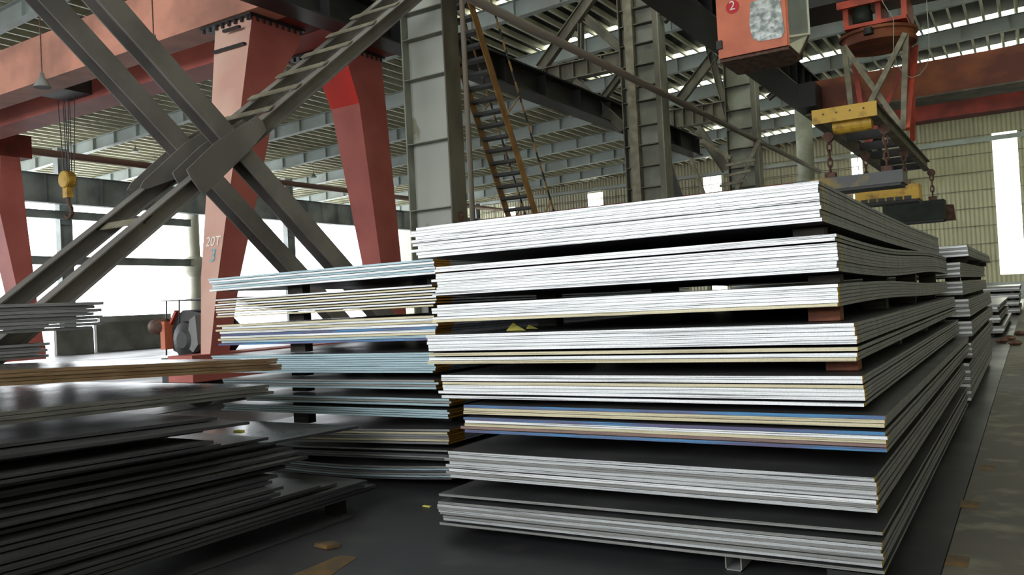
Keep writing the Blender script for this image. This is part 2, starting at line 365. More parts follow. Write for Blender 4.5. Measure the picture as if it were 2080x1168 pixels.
wall_back = struct(wb.build('wall_back', origin=(0, YR1, 0)))
for a, b in wins:
    struct(MB().box(a, b, YR1 + .03, YR1 + .04, ZW0, min(ZW1, rz(a) - .3), M['skylight']).build('window_%d' % wn)); wn += 1
gb = MB()
for z in [2.8 + 1.35 * k for k in range(9)]:
    x = XR0
    for a, b in wins + [(XR1, XR1)]:
        if z < rz(x) : gb.box(x, a - .02, YR1 - .06, YR1, z, z + .03, M['column_dark'])
        x = b + .02
gb.build('girt', wall_back)
MB().box(XR0, XR1, YR1 - .25, YR1 - .02, 11.75, 12.1, M['rafter']).build('wall_beam', wall_back)
struct(MB().box(XR0, XR1, YR1 - .3, YR1 - .02, 0, 1.2, M['galv']).build('baseboard_back'))
wr = MB(); wr.box(XR1, XR1 + .1, YR0, YR1, 0, 14.7, M['wall'])
struct(wr.build('wall_right'))
wf = MB(); y = YR0   # gable behind the camera with the big opening
wf.box(XR0, -19.2, y - .1, y, 0, 14.6, M['wall']); wf.box(4.2, XR1, y - .1, y, 0, 14.6, M['wall']); wf.box(-19.2, 4.2, y - .1, y, 11.4, 14.6, M['wall']); wf.box(-19.2, 4.2, y - .1, y, 0, 2.7, M['wall'])
struct(wf.build('wall_front'))
# unseen plate stack, added to shade the lower bundles and the floor
o = MB().box(-3.9, 3.0, -7.5, -2.2, .1, 2.0, M['scale']).build('shade_stack'); tag(o, 'unseen stack of dark plates, added behind the camera for shade', 'added shade stack')

# ================================================================== columns
def tag_col(o, l): return tag(o, l, 'column')
Y1 = 13.0
c = empty('steel_column', (-9.99, Y1 + .25, 0), 'big pale grey steel column nearest the camera, with patchy paint and stiffeners', 'column')
XL_, XR_ = at(827, 337, 'y', Y1).x, at(914, 330, 'y', Y1).x
MB().box(XL_ + .03, XR_ - .03, Y1 + .2, Y1 + .23, 0, 12.9, M['column_patch']).build('web', c)
MB().box(XL_, XL_ + .03, Y1, Y1 + .5, 0, 12.9, M['column']).build('flange', c)
MB().box(XR_ - .03, XR_, Y1, Y1 + .5, 0, 12.9, M['column_dark']).build('flange', c)
for z in (12, 10.6, 9.4, 8.1, 7.4, 6.87, 6.06, 4.77, 3.44, 2.1, .8):
    MB().box(XL_ + .031, XR_ - .031, Y1 + .005, Y1 + .199, z, z + .018, M['column']).build('stiffener', c)
MB().box(XL_ - .15, XR_ + .15, Y1 - .2, Y1 + .7, 0, .04, M['column_dark']).build('base_plate', c)
# faint painted letter low on the flange facing the aisle
pg = at(936, 440, 'x', XR_ + .004)
text_part('painted_letter', 'G', .26, pg, (0, 1, 0), (0, 0, 1), M['crane_dkred'], c, 'faint red painted letter')

Y2 = 23.5
def riveted(Y, ul, us0, us1, uf, ur, label, zs, strip):
    x0, a, b, d, e = [at(u, 300, 'y', Y).x for u in (ul, us0, us1, uf, ur)]
    c = empty('steel_column', ((x0 + e) / 2, Y, 0), label, 'column')
    MB().box(x0, x0 + .03, Y, Y + .5, 0, rz(x0), M['column_dark']).build('flange', c)
    MB().box(e - .03, e, Y, Y + .55, 0, rz(e), M['column']).build('flange', c)
    MB().box(d, e - .031, Y, Y + .03, 0, rz(e) - .1, M['column_dark']).build('flange_lip', c)
    MB().box(x0 + .03, e - .03, Y + .25, Y + .28, 0, rz(x0), M['column']).build('web', c)
    if strip: MB().box(a, b, Y - .04, Y + .2, 0, rz(x0), M['batten']).build('cable_tray', c)['label'] = 'pale vertical cable tray'
    for z in zs: MB().box(x0 + .04, d, Y + .02, Y + .24, z, z + .03, M['column_dark']).build('stiffener', c)
    return c
riveted(Y2, 1268, 1281, 1298, 1338, 1350, 'tall steel column with pale cable tray, second from the camera', (12.4, 11.6, 10.9, 10.3, 9.8, 9.2, 8.55, 7.9, 7.45, 6.7, 6.1, 5.45, 4.8, 4.2, 3.5, 2.8), True)
riveted(34.0, 1477, 1485, 1492, 1530, 1541, 'dark steel column below the cabin, third from the camera', (12, 11, 10, 9, 8.2, 7.4, 6.6, 5.8, 5, 4.2, 3.4), False)
a, b = at(1618, 300, 'y', 45).x, at(1652, 300, 'y', 45).x
c4 = MB().tube(((a + b) / 2, 45, 0), ((a + b) / 2, 45, rz(-9.7)), (b - a) / 2, M['column'], 24).build('round_column', smooth=True)
tag_col(c4, 'grey round column between the dark column and the chained magnets')
# column row along the open side
XO = -45.9
for i, (Y, lab) in enumerate([(26.2, 'slim column at the open side behind the hook block'), (34.7, 'pale round-footed column at the open side beside the numbered red leg'), (42.9, 'slim column at the open side between the two red legs'),
                  (51.4, 'slim open side column hidden largely by the big column'), (59.8, 'slim far column at the open side left of the yellow stairs'), (67.4, 'farthest slim column at the open side')]):
    c = empty('side_column', (XO, Y, 0), lab, 'column')
    if i == 1:
        MB().tube((XO, Y, 0), (XO, Y, rz(XO)), .37, M['beige'], 20).build('shaft', c, smooth=True)
        MB().lathe((XO, Y, 5.0), [(.38, -.7), (.7, -.4), (.78, 0), (.78, .35), (.4, .6)], M['beige']).build('collar', c, smooth=True)
    else:
        MB().ibeam((XO, Y, 0), (XO, Y, rz(XO)), (0, 1, 0), .7, .48, .02, .03, M['galv']).build('shaft', c)
        for z in (3.5, 5.8, 7.2, 8.6, 10): MB().box(XO - .23, XO + .24, Y - .3, Y + .3, z, z + .02, M['galv']).build('stiffener', c)
# crane runway beam along the open side
o = empty('runway_beam', (XO + .7, 14, 8.3), 'pale grey crane runway beam along the bright open side', 'beam')
mb = MB(); mb.ibeam((XO + .65, -8, 9.08), (XO + .65, 70, 9.08), (0, 0, 1), 1.6, .55, .02, .04, M['galv']); mb.build('girder', o)
mb = MB()
for k in range(46): MB().box(XO + .67, XO + .9, -4 + k * 1.6, -3.98 + k * 1.6, 8.33, 9.83, M['galv']).build('stiffener', o)

o = MB().tube((XO + 1.3, 16, 10.9), (XO + 1.3, 70, 10.9), .2, M['pipe_red'], 12).build('service_pipe', smooth=True)
tag(o, 'red-brown pipe running high along the open side', 'pipe')
for z, lab in ((7.7, 'upper grey rail across the bright opening'), (5.16, 'lower grey rail across the bright opening')):
    o = MB().ibeam((XO + .45, 17, z), (XO + .45, 34.2, z), (0, 0, 1), .45, .28, .02, .03, M['galv']).build('side_rail'); tag(o, lab, 'rail')

# ------------------------------------------------------------------ laced cross brace on the near side
XA, XB = -9.57, -10.6
br = empty('cross_brace', (-10.08, 7.6, 0), 'huge grey steel cross brace with gusset plates at the upper left', 'brace')
def ext(p, q, t0, t1): p = Vector(p); q = Vector(q); return p + (q - p) * t0, p + (q - p) * t1
def diag(u0, v0, u1, v1, X, t0, t1, kind):
    p = at(u0, v0, 'x', X); q = at(u1, v1, 'x', X); a, b = ext(p, q, t0, t1); n = Vector((1, 0, 0)).cross(q - p).normalized()
    mb = MB()
    if kind == 'I': mb.ibeam(a, b, (1, 0, 0), .26, .29, .016, .02, M['brace'])
    else: mb.ibeam(a, b, n, .22, .2, .012, .016, M['brace'])
    return mb.build('diagonal_beam', br)
diag(208, 0, 690, 545, XA, -.45, 1.35, 'I'); diag(90, 0, 600, 555, XB, -.45, 1.35, 'I')
diag(835, 0, 115, 612, XA, -.12, 1.25, 'C'); diag(790, 0, 25, 615, XB, -.12, 1.25, 'C')
GA = [(385, 360), (378, 345), (435, 290), (520, 236), (534, 250), (540, 266), (500, 312), (418, 392), (408, 392)]
pts = [at(u, v, 'x', XA + .15) for u, v in GA]
MB().prism(pts, (.02, 0, 0), M['brace']).build('gusset_plate', br); MB().prism([p - Vector((.3, 0, 0)) for p in pts], (.02, 0, 0), M['brace']).build('gusset_plate', br)
GB = [(283, 382), (290, 368), (375, 290), (430, 258), (448, 278), (432, 292), (360, 362), (298, 384)]
pts = [at(u, v, 'x', XB + .15) for u, v in GB]
MB().prism(pts, (.02, 0, 0), M['brace']).build('gusset_plate', br); MB().prism([p - Vector((.3, 0, 0)) for p in pts], (.02, 0, 0), M['brace']).build('gusset_plate', br)
pA, qA = at(835, 0, 'x', XA), at(535, 245, 'x', XA)
def batten(p):
    q = Vector((XB - .05, p.y, p.z)); MB().bar(p + Vector((.05, 0, .12)), q + Vector((0, 0, .12)), (0, (qA - pA).y, (qA - pA).z), .15, .02, M['batten']).build('batten', br)
for (u, v) in [(804, 22), (757, 60), (708, 102), (658, 144), (603, 190), (548, 236), (300, 465)]:
    batten(at(u, v, 'x', XA))
# runway girders hanging by the column row
def runway(x0, x1, y0, y1, z0, z1, label, n):
    o = empty('runway_girder', ((x0 + x1) / 2, y0, z0), label, 'girder')
    xc = (x0 + x1) / 2
    MB().ibeam((xc, y0, (z0 + z1) / 2), (xc, y1, (z0 + z1) / 2), (0, 0, 1), z1 - z0, x1 - x0, .02, .04, M['darkgrey']).build('beam', o)
    mb = MB()
    for k in range(n):
        y = y0 + .3 + (y1 - y0 - .6) * k / max(1, n - 1); MB().box(xc + .011, x1 - .03, y, y + .02, z0 + .05, z1 - .05, M['darkgrey']).build('stiffener', o); MB().box(x0 + .03, xc - .011, y, y + .02, z0 + .05, z1 - .05, M['darkgrey']).build('stiffener', o)
runway(-11.45, -10.9, 5, 32.4, 7.04, 7.75, 'dark runway girder sloping away behind the big column', 14)
runway(-7.3, -6.3, 11, 48, 8.35, 9.25, 'dark ribbed runway girder above and behind the orange cabin', 34)
o = MB().tube((-8.9, 12.2, 7.45), (-8.9, 44.4, 7.45), .1, M['pipe'], 12).build('long_pipe', smooth=True); tag(o, 'long grey-brown pipe running past the columns', 'pipe')
o = MB().tube((at(948, 200, 'y', 12.5).x, 12.5, 0), (at(948, 200, 'y', 12.5).x, 12.5, 9.4), .05, M['pipe'], 10).build('vertical_pipe', smooth=True); tag(o, 'thin upright pipe between big column and yellow stairs', 'pipe')
# tie frames at the second and third columns
def tie(Y, beam, struts, lab):
    (ul, vl), (ur, vr), hz = beam; p = at(ul, vl, 'y', Y); q = at(ur, vr, 'y', Y); z = q.z - hz / 2
    o = empty('tie_frame', ((p.x + q.x) / 2, Y, z), lab, 'beam')
    MB().ibeam((p.x, Y, z), (q.x, Y, z), (0, 0, 1), hz, .35, .02, .035, M['column_dark']).build('tie_beam', o)
    n = 5
    for k in range(n):
        x = p.x + .25 + (q.x - p.x - .4) * k / n; MB().box(x, x + .025, Y - .16, Y + .16, z - hz / 2 + .036, z + hz / 2 - .036, M['column_dark']).build('stiffener', o)
    for (u0, v0), (u1, v1), wd in struts:
        MB().ibeam(at(u0, v0, 'y', Y), at(u1, v1, 'y', Y), (1, 0, 0), wd, .22, .02, .03, M['column_dark']).build('strut', o)
    return o
tie(23.75, ((1098, 147), (1262, 105), .55), [((1098, 140), (1212, -22), .36), ((1180, 48), (1180, 118), .14), ((1192, 38), (1262, 100), .28), ((1165, 165), (1266, 262), .32), ((1225, 200), (1262, 150), .2), ((1345, 40), (1385, 2), .3)], 'dark tie beam and braces between big column and second column')
tie(34.3, ((1358, 228), (1476, 205), .8), [((1380, 205), (1452, 110), .42), ((1418, 262), (1475, 345), .36), ((1424, 38), (1480, 240), .26), ((1560, 200), (1620, 150), .2)], 'dark tie beam and braces between second and third column')

# ------------------------------------------------------------------ yellow stairs
st = empty('steel_stairs', (-9.2, 15, 0), 'steep ochre steel stairs with dark treads right of the big column', 'stairs')
SP, SQ = at(956, 7, 'x', -9.15), at(1088, 435, 'x', -9.15)
SP, SQ = ext(SP, SQ, -.15, (SP.z - .02) / (SP.z - SQ.z)); SQ.z = max(SQ.z, .02)
dS = (SQ - SP)
for x in (-9.15, -9.85):
    a = Vector((x, SP.y, SP.z)); b = Vector((x, SQ.y, SQ.z)); MB().bar(a, b, (0, 1, 0), .2, .025, M['stairs']).build('stringer', st)
for k in range(33):
    t = (k + .5) / 33; p = SP + dS * t
    MB().box(-9.835, -9.165, p.y - .13, p.y + .08, p.z - .03, p.z + .03, M['tread']).build('tread', st)
for x, lab in ((-9.12, 'near'), (-9.88, 'far')):
    a = Vector((x, SP.y + .45, SP.z + .75)); b = Vector((x, SQ.y + .45, SQ.z + .75)); mb = MB(); n = 40
    for k in range(n): mb.tube(a + (b - a) * k / n, a + (b - a) * (k + 1) / n, .022, M['stairs'] if k % 2 else M['black'], 8)
    mb.build('handrail', st)
    for t in (.08, .33, .6, .85):
        p = SP + dS * t; q = a + (b - a) * (t + .03); MB().tube((x, p.y, p.z), q, .018, M['stairs'], 8).build('rail_post', st)

# ================================================================== gantry crane
XG = -12.0
gc = empty('gantry_crane', (XG - 8, 11.5, 0), 'faded red gantry crane spanning the left bay', 'crane')
def leg(near, far, xs, mt, top_mat=None, band=(5.9, 6.95)):
    """near / far: (y, z) from top to bottom; xs: x of the left side at each near point"""
    mb = MB(); n = len(near)
    fi = lambda z: (lambda pts: next((a[0] + (b[0] - a[0]) * (a[1] - z) / (a[1] - b[1]) for a, b in zip(pts, pts[1:]) if a[1] >= z >= b[1]), pts[0][0] if z > pts[0][1] else pts[-1][0]))(far)
    zs = sorted(set([p[1] for p in near] + [p[1] for p in far if near[-1][1] < p[1] < near[0][1]]), reverse=True)
    ni = lambda z, arr: next((a + (b - a) * (za - z) / (za - zb) for (a, za), (b, zb) in zip(arr, arr[1:]) if za >= z >= zb), arr[0][0])
    ring = []
    for z in zs:
        yn = ni(z, near); xl = ni(z, [(x, p[1]) for x, p in zip(xs, near)]); yf = fi(z)
        ring.append([(XGL, yn, z), (XGL, yf, z), (xl, yf, z), (xl, yn, z)])
    vs = [p for r in ring for p in r]; fs = []
    for i in range(len(ring) - 1):
        for k in range(4): fs.append((i * 4 + k, i * 4 + (k + 1) % 4, (i + 1) * 4 + (k + 1) % 4, (i + 1) * 4 + k))
    fs += [(0, 1, 2, 3), tuple(len(vs) - 4 + k for k in range(4))]
    mb.add(vs, fs, mt)
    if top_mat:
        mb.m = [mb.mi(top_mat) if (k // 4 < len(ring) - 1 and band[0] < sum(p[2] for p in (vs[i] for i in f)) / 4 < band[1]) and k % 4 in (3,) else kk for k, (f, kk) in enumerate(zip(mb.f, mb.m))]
    return mb.build('leg', gc)
XGL = XG
n1 = [(10.57, 7.14), (10.16, 5.11), (9.92, 4.01), (9.54, 2.25), (9.3, .9)]; f1 = [(11.79, 7.14), (11.75, 6.88), (11.12, 5.99), (10.85, 4.91), (10.6, 4.08), (10.02, 2.25), (9.7, .9)]
l1 = [at(437, 40, 'y', 10.57).x, at(428, 250, 'y', 10.16).x, at(422, 400, 'y', 9.92).x, at(410, 600, 'y', 9.54).x, at(408, 720, 'y', 9.3).x]
leg1 = leg(n1, f1, l1, M['gantry'], M['faded'], (0, 9))  # front face takes the paler paint, brightened as if lit
n2 = [(13.0, 7.14), (13.02, 6.9), (13.38, 5.96), (13.82, 2.57), (14.0, .9)]; f2 = [(14.17, 7.14), (14.52, 2.59), (14.65, .9)]
l2 = [at(625, 100, 'y', 13).x, at(637, 125, 'y', 13.02).x, at(672, 205, 'y', 13.38).x, at(735, 530, 'y', 13.82).x, at(750, 640, 'y', 14).x]
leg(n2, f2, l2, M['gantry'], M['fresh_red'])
XGL = -28.0
leg([(13.99, 7.14), (13.9, 5.3), (14.38, 2.6), (14.6, .9)], [(14.6, 7.14), (14.75, 5), (14.97, 2.39), (15.15, .9)], [-28.9, -28.9, -28.8, -28.7], M['gantry'])
leg([(10.5, 7.14), (10.1, 5.3), (9.6, 2.6), (9.3, .9)], [(11.5, 7.14), (10.8, 5), (10.1, 2.39), (9.8, .9)], [-28.9, -28.9, -28.8, -28.7], M['gantry'])
MB().box(-29.5, -11.6, 10.42, 11.1, 7.145, 8.2, M['girder']).build('girder', gc)
MB().box(-29.5, -11.6, 12.04, 12.84, 7.145, 8.2, M['gantry']).build('girder', gc)
MB().box(-13.9, -11.65, 11.11, 14.3, 7.15, 7.9, M['crane_dkred']).build('cross_girder', gc); 
MB().box(-29.2, -28, 11.11, 15.0, 7.15, 7.9, M['crane_dkred']).build('cross_girder', gc)
MB().box(-29.4, -11.7, 11.12, 11.2, 7.7, 7.78, M['black']).build('trolley_rail', gc)
for yy in (10.5, 12.9):
    mb = MB(); x0, x1 = (-13.4, -11.95)
    if yy > 11: x0, x1 = -13.65, -11.95
    ya = yy - .03; yb = yy + 1.35
    mb.box(x0, x1, ya, yb, 7.10, 7.139, M['darkgrey'])
    for k in range(9):
        y = ya + .05 + k * .155; mb.tube((x1 - .05, y, 7.02), (x1 - .05, y, 7.2), .03, M['black'], 6)
    for k in range(8):
        x = x0 + .08 + k * .18; mb.tube((x, ya + .04, 7.02), (x, ya + .04, 7.2), .03, M['black'], 6)
    mb.build('bolted_flange', gc)
for (u0, v0, u1, v1) in ((454, 64, 487, 54), (434, 107, 497, 88)):
    yy = 10.4; a = at(u0, v0, 'y', yy); b = at(u1, v1, 'y', yy); MB().bar(a, b, (0, 0, 1), .05, .06, M['black']).build('step_rung', gc)
ytx = n1[3][0] - .02
def facep(u, v):   # point on the sloping front of the numbered leg
    p = at(u, v, 'y', 9.8)
    for _ in range(8):
        z = p.z; yn = 9.3 + (z - .9) * (9.54 - 9.3) / 1.35 if z < 2.25 else (9.54 + (z - 2.25) * (9.92 - 9.54) / 1.76 if z < 4.01 else 9.92 + (z - 4.01) * .218)
        p = at(u, v, 'y', yn - .012)
    return p
ezl = Vector((0, .21, 1))
text_part('painted_number', '20T', .25, facep(433, 491), (1, 0, 0), ezl, M['stencil_white'], gc, 'white stencilled load mark')
text_part('painted_number', '3', .34, facep(432, 520), (1, 0, 0), ezl, M['stencil_blue'], gc, 'pale blue stencilled number')
# hook block on ropes
hk = at(137, 365, 'y', 11.6)
for dx, dy in ((-.28, 0), (-.16, .1), (-.05, 0), (.06, .1), (.17, 0), (.28, .1)):
    MB().tube((hk.x + dx * .5, hk.y + dy, hk.z + .2), (hk.x + dx, hk.y + dy, 7.15), .012, M['black'], 6).build('hoist_rope', gc)
MB().box(hk.x - .5, hk.x + .5, 11.11, 12.03, 7.25, 7.7, M['darkgrey']).build('hoist_trolley', gc)
hb = MB().lathe((hk.x, hk.y, hk.z), [(.05, -.13), (.2, -.12), (.22, -.08), (.22, .08), (.2, .12), (.05, .13)], M['yellow'], 20, 'y').build('hook_block', gc)
MB().box(hk.x - .1, hk.x + .1, hk.y - .08, hk.y + .08, hk.z - .45, hk.z - .2, M['yellow']).build('hook_shank', hb)
mb = MB(); pts = [(hk.x + .0, hk.y, hk.z - .45), (hk.x + .02, hk.y, hk.z - .6), (hk.x + .14, hk.y, hk.z - .72), (hk.x + .13, hk.y, hk.z - .88), (hk.x, hk.y, hk.z - .96), (hk.x - .12, hk.y, hk.z - .88)]
mb.path(pts, .045, M['rust'], 8); mb.build('hook', hb)
# end carriage with drive, between the two right legs
ec = MB().box(-12.6, -11.95, 8.9, 14.9, .45, .9, M['gantry']).build('end_carriage', gc)
for y in (9.3, 10.2, 13.7, 14.5): MB().lathe((-12.3, y, .33), [(.05, -.08), (.33, -.07), (.33, .07), (.05, .08)], M['darkgrey'], 20, 'x').build('wheel', gc)
MB().box(-29, -28.2, 8.9, 15.3, .45, .9, M['gantry']).build('end_carriage', gc)
MB().box(-12.5, -12.1, 7, 17, 0, .01, M['darkgrey']).build('ground_rail', gc)

# drive machine seen beside the numbered leg
Ym = 10.3
mc = empty('drive_machine', (-13.9, Ym, 0), 'black drive machine with orange motor under a flat plate, beside the numbered leg', 'machine')
g = lambda u, v, y=Ym: at(u, v, 'y', y)
MB().box(-14.5, -12.95, Ym - .2, Ym + .9, 0, .78, M['darkgrey']).build('base', mc)
a = g(357, 632); b = g(445, 720); MB().prism([g(u, v) for u, v in ((360, 640), (372, 630), (392, 632), (425, 640), (444, 660), (446, 700), (430, 722), (372, 722), (352, 712), (350, 668))], (0, .5, 0), M['black']).build('housing', mc)
MB().lathe(g(378, 690, Ym - .08), [(.04, -.1), (.16, -.1), (.34, -.04), (.36, .02), (.3, .07)], M['darkgrey'], 20, 'y').build('flywheel', mc)
MB().prism([g(u, v, Ym - .15) for u, v in ((384, 650), (396, 640), (402, 700), (392, 716), (380, 705))], (0, .12, 0), M['lowwall']).build('guard_plate', mc)['label'] = 'curved grey guard plate'
p = g(322, 664); MB().lathe(p, [(.05, -.16), (.15, -.14), (.16, .0), (.16, .25), (.1, .3)], M['rust'], 18, 'x').build('motor', mc, smooth=True)['label'] = 'rusty orange motor'
MB().box(p.x + .22, p.x + .36, Ym - .12, Ym + .12, p.z - .45, p.z + .1, M['cabin']).build('motor_bracket', mc)
MB().bar(g(349, 658), g(360, 632), (0, 1, 0), .1, .06, M['crane_red']).build('lever', mc)['label'] = 'short red lever'
for u in (338, 364): MB().tube(g(u, 610), g(u, 722), .015, M['darkgrey'], 8).build('post', mc)
MB().prism([g(326, 611), g(440, 604), g(440, 606), g(326, 613)], (0, .9, 0), M['lowwall']).build('top_plate', mc)

# ================================================================== crane with slewing magnets at the right
cg = empty('bridge_crane', (0, 30, 7), 'rusty orange bridge crane girders across the upper right', 'crane')
MB().box(-6.2, 6, 29.6, 30.4, 7.4, 8.55, M['crane_old']).build('girder', cg)
MB().box(-6.2, 6, 29.2, 30.6, 7.34, 7.39, M['column_dark']).build('walkway_flange', cg)
MB().box(-6.2, 6, 32.6, 33.4, 7.2, 8.4, M['crane_dkred']).build('girder', cg)
MB().box(-6.25, -5.7, 28.5, 34.5, 7.5, 8.3, M['black']).build('end_truck', cg)
XC, YC = -3.35, 25.8
MB().box(-6, 5, 24.9, 26.7, 9.55, 10.2, M['darkgrey']).build('girder', cg)
rg = empty('slewing_hoist', (XC, YC, 8.0), 'orange slewing hoist with ring and splayed legs above the yellow spreader beam', 'hoist')
MB().lathe((XC, YC, 8.3), [(.8, -.02), (1.0, 0), (1.02, .1), (.98, .12), (.98, .26), (1.04, .28), (1.04, .36), (.8, .4)], M['crane_old'], 40).build('slewing_ring', rg, smooth=False)
MB().box(XC - .75, XC + .85, YC - .9, YC + .9, 8.72, 8.82, M['crane_red']).build('deck', rg)
for dx in (-.7, .15, .8):
    MB().box(XC + dx - .07, XC + dx + .07, YC - .85, YC + .85, 8.82, 9.45, M['crane_red']).build('frame_plate', rg)
MB().box(XC - .9, XC + .95, YC - 1.0, YC - .85, 9.3, 9.5, M['crane_red']).build('cross_member', rg)
MB().lathe((XC - .28, YC - .65, 8.83), [(.2, 0), (.26, .04), (.26, .34), (.22, .4), (.22, .55), (.15, .6)], M['mag_green'], 24).build('motor', rg, smooth=True)['label'] = 'grey-green motor'
MB().lathe((XC - .1, YC - .95, 8.42), [(.1, 0), (.14, .03), (.14, .2), (.08, .22)], M['black'], 16).build('pinion', rg)
SZ = 5.55
lo_ = {(-1, -1): (-.62, -2.4), (1, -1): (.62, -2.4), (-1, 1): (-.62, 2.6), (1, 1): (.62, 2.6)}
tops = {k: Vector((XC + k[0] * .8, YC + k[1] * .75, 8.3)) for k in lo_}; bots = {k: Vector((XC + v[0], YC + v[1] * .42, SZ + .12)) for k, v in lo_.items()}
def lg(a, b, mt, wdt=.14): MB().bar(a, b, (1, 0, 0), wdt, .12, mt).build('leg', rg)
for k in lo_: lg(tops[k], bots[k], M['batten'] if k[1] < 0 else M['crane_red'])
lg(tops[(-1, -1)], bots[(1, -1)], M['batten']); lg(tops[(1, -1)] - Vector((0, .13, 0)), bots[(-1, -1)] - Vector((0, .13, 0)), M['batten'])
lg(tops[(1, 1)], bots[(-1, 1)], M['crane_red'], .12); lg(tops[(1, -1)], bots[(1, 1)], M['crane_red'], .12); lg(tops[(1, 1)] + Vector((.1, 0, 0)), bots[(1, -1)] + Vector((.1, 0, 0)), M['crane_red'], .12)
mb = MB(); loop = [(1775, -40), (1795, 8), (1815, 38), (1815, 100), (1822, 132), (1838, 152), (1852, 158), (1868, 152), (1882, 135), (1888, 110), (1886, 60), (1880, -30)]
mb.path([at(u, v, 'y', YC - 1.2) for u, v in loop], .012, M['column'], 6); mb.build('power_cable', rg)['label'] = 'thin hanging cable loop'
# spreader beam
Y0s, Y1s = 20.0, 31.5
xl, xr_ = at(1648, 222, 'y', Y0s).x, at(1780, 208, 'y', Y0s).x
sp = empty('spreader_beam', ((xl + xr_) / 2, 25, 5.28), 'yellow-ended spreader beam hanging below the orange hoist', 'spreader beam')
xm = (xl + xr_) / 2
mb = MB(); mb.box(xl, xr_, Y0s, Y0s + .06, 5.27, 5.6, M['yellow']).build('end_plate', sp)['label'] = 'yellow pitted end plate'
mb = MB()
for k in range(4): mb.tube((xl + .25 + k * .29, Y0s - .012, 5.47), (xl + .25 + k * .29, Y0s + .001, 5.47), .022, M['black'], 10)
mb.build('bolt_hole', sp)
for x in (xl, xr_ - .2): MB().ibeam((x + .1, Y0s + .07, 5.44), (x + .1, Y1s, 5.44), (0, 0, 1), .33, .2, .03, .03, M['column_dark']).build('side_beam', sp)
for k in range(6): MB().box(xl + .21, xr_ - .21, Y0s + 1.2 + k * 1.9, Y0s + 1.45 + k * 1.9, 5.3, 5.5, M['black']).build('cross_member', sp)
MB().lathe((xm + .1, Y0s + .5, 5.25), [(.05, -.42), (.2, -.42), (.2, .42), (.05, .42)], M['yellow'], 18, 'x').build('cable_drum', sp, smooth=False)['label'] = 'yellow roller below the end plate'
def magnet(Y, u0, u1, v_top, v_bot, mt, lab, depth, mt2=None):
    x0 = at(u0, 380, 'y', Y).x; x1 = at(u1, 380, 'y', Y).x; z1 = at(u1, v_top, 'y', Y).z; z0 = at(u1, v_bot, 'y', Y).z
    o = empty('lifting_magnet', ((x0 + x1) / 2, Y, z0), lab, 'lifting magnet')
    MB().box(x0, x1, Y, Y + depth, z0 + .06, z1, mt).build('magnet_body', o)
    MB().box(x0 + .05, x1 - .05, Y + .04, Y + depth - .04, z0, z0 + .059, M['black']).build('pole_face', o)
    if mt2:
        mb = MB(); n = 6
        for k in range(n): xx = x0 + .15 + (x1 - x0 - .3) * k / n; mb.box(xx, xx + .18, Y - .012, Y - .001, z0 + .06, z0 + .16, mt2)
        mb.build('ventilation_slot', o)
    for x in (max(x0 + .3, xl + .12), x1 - .35):
        MB().box(x - .12, x + .12, Y + .15, Y + .4, z1, z1 + .14, M['rust']).build('lifting_lug', o)
        mb = MB(); z = z1 + .1; k = 0; top = 5.0
        L = .19
        while z < top:
            pts = []
            for q in range(9):
                t = 2 * math.pi * q / 8; dx, dz = .055 * math.cos(t), .125 * math.sin(t)
                pts.append((x + dx, Y + .27, z + .1 + dz) if k % 2 else (x, Y + .27 + dx, z + .1 + dz))
            mb.path(pts, .022, M['rust'], 6); z += L; k += 1
        mb.build('chain', o)
        MB().lathe((x, Y + .27, 5.13), [(.02, -.09), (.12, -.08), (.12, .08), (.02, .09)], M['rust'], 14, 'y').build('shackle', o)
    return o
magnet(20.9, 1612, 1835, 343, 374, M['mag_grey'], 'grey and yellow lifting magnet on chains, nearest over the stack', .9)
magnet(25.0, 1735, 1866, 371, 407, M['yellow'], 'yellow slotted lifting magnet, second from the camera', .9, M['darkgrey'])
m3 = magnet(30.6, 1790, 1916, 404, 448, M['mag_green'], 'dark green lifting magnet, farthest under the spreader beam', .8)
p = at(1912, 448, 'y', 31.5)  # rusty counterweight, standing apart from the magnet it is parented to
MB().prism([at(u, v, 'y', 31.5) for u, v in ((1912, 448), (1920, 415), (1936, 415), (1941, 446))], (0, .4, 0), M['rust']).build('counterweight', m3)['label'] = 'rusty brown counterweight'
# cabin with the number 2
YCb = 18.0
x0, x1 = at(1457, 60, 'y', YCb).x, at(1598, 60, 'y', YCb).x; zb = at(1597, 92, 'y', YCb).z
cb = empty('crane_cabin', ((x0 + x1) / 2, YCb + 1, zb), 'orange crane cabin with number 2, hanging at the upper right', 'crane cabin')
MB().box(x0, x1, YCb, YCb + .05, zb, zb + 2.2, M['cabin']).build('front_panel', cb)
MB().box(x0, x0 + .05, YCb + .051, YCb + 1.35, zb, zb + 2.2, M['cabin']).build('side_panel', cb)
MB().prism([(x0, YCb + .06, zb - .01), (x1, YCb + .06, zb - .01), (x1, YCb + 1.15, zb - .01), (x1 - .25, YCb + 1.4, zb - .01), (x0, YCb + 1.4, zb - .01)], (0, 0, -.06), M['rust']).build('cabin_floor', cb)
oc = at(1643, 69, 'y', YCb + .95); zo = oc.z; fl_ = Vector((x1, YCb + 1.15, zb)); nb = Vector((x1, YCb + .06, zb)); nm_ = Vector((x1 + .01, YCb + .06, at(1598, 76, 'y', YCb + .06).z))
up = Vector((0, 0, zb + 2.2 - zo)); bk = Vector((x1, YCb + 1.36, zo))
MB().prism([nm_, oc, oc + up, Vector((nm_.x, nm_.y, zb + 2.2))], (.006, 0, 0), M['glass']).build('window_pane', cb)
MB().prism([nm_ + Vector((0, .01, -.02)), oc + Vector((0, 0, -.02)), fl_ + Vector((0, 0, .03)), nb + Vector((0, .01, .03))], (.006, 0, 0), M['glass']).build('lower_window_pane', cb)
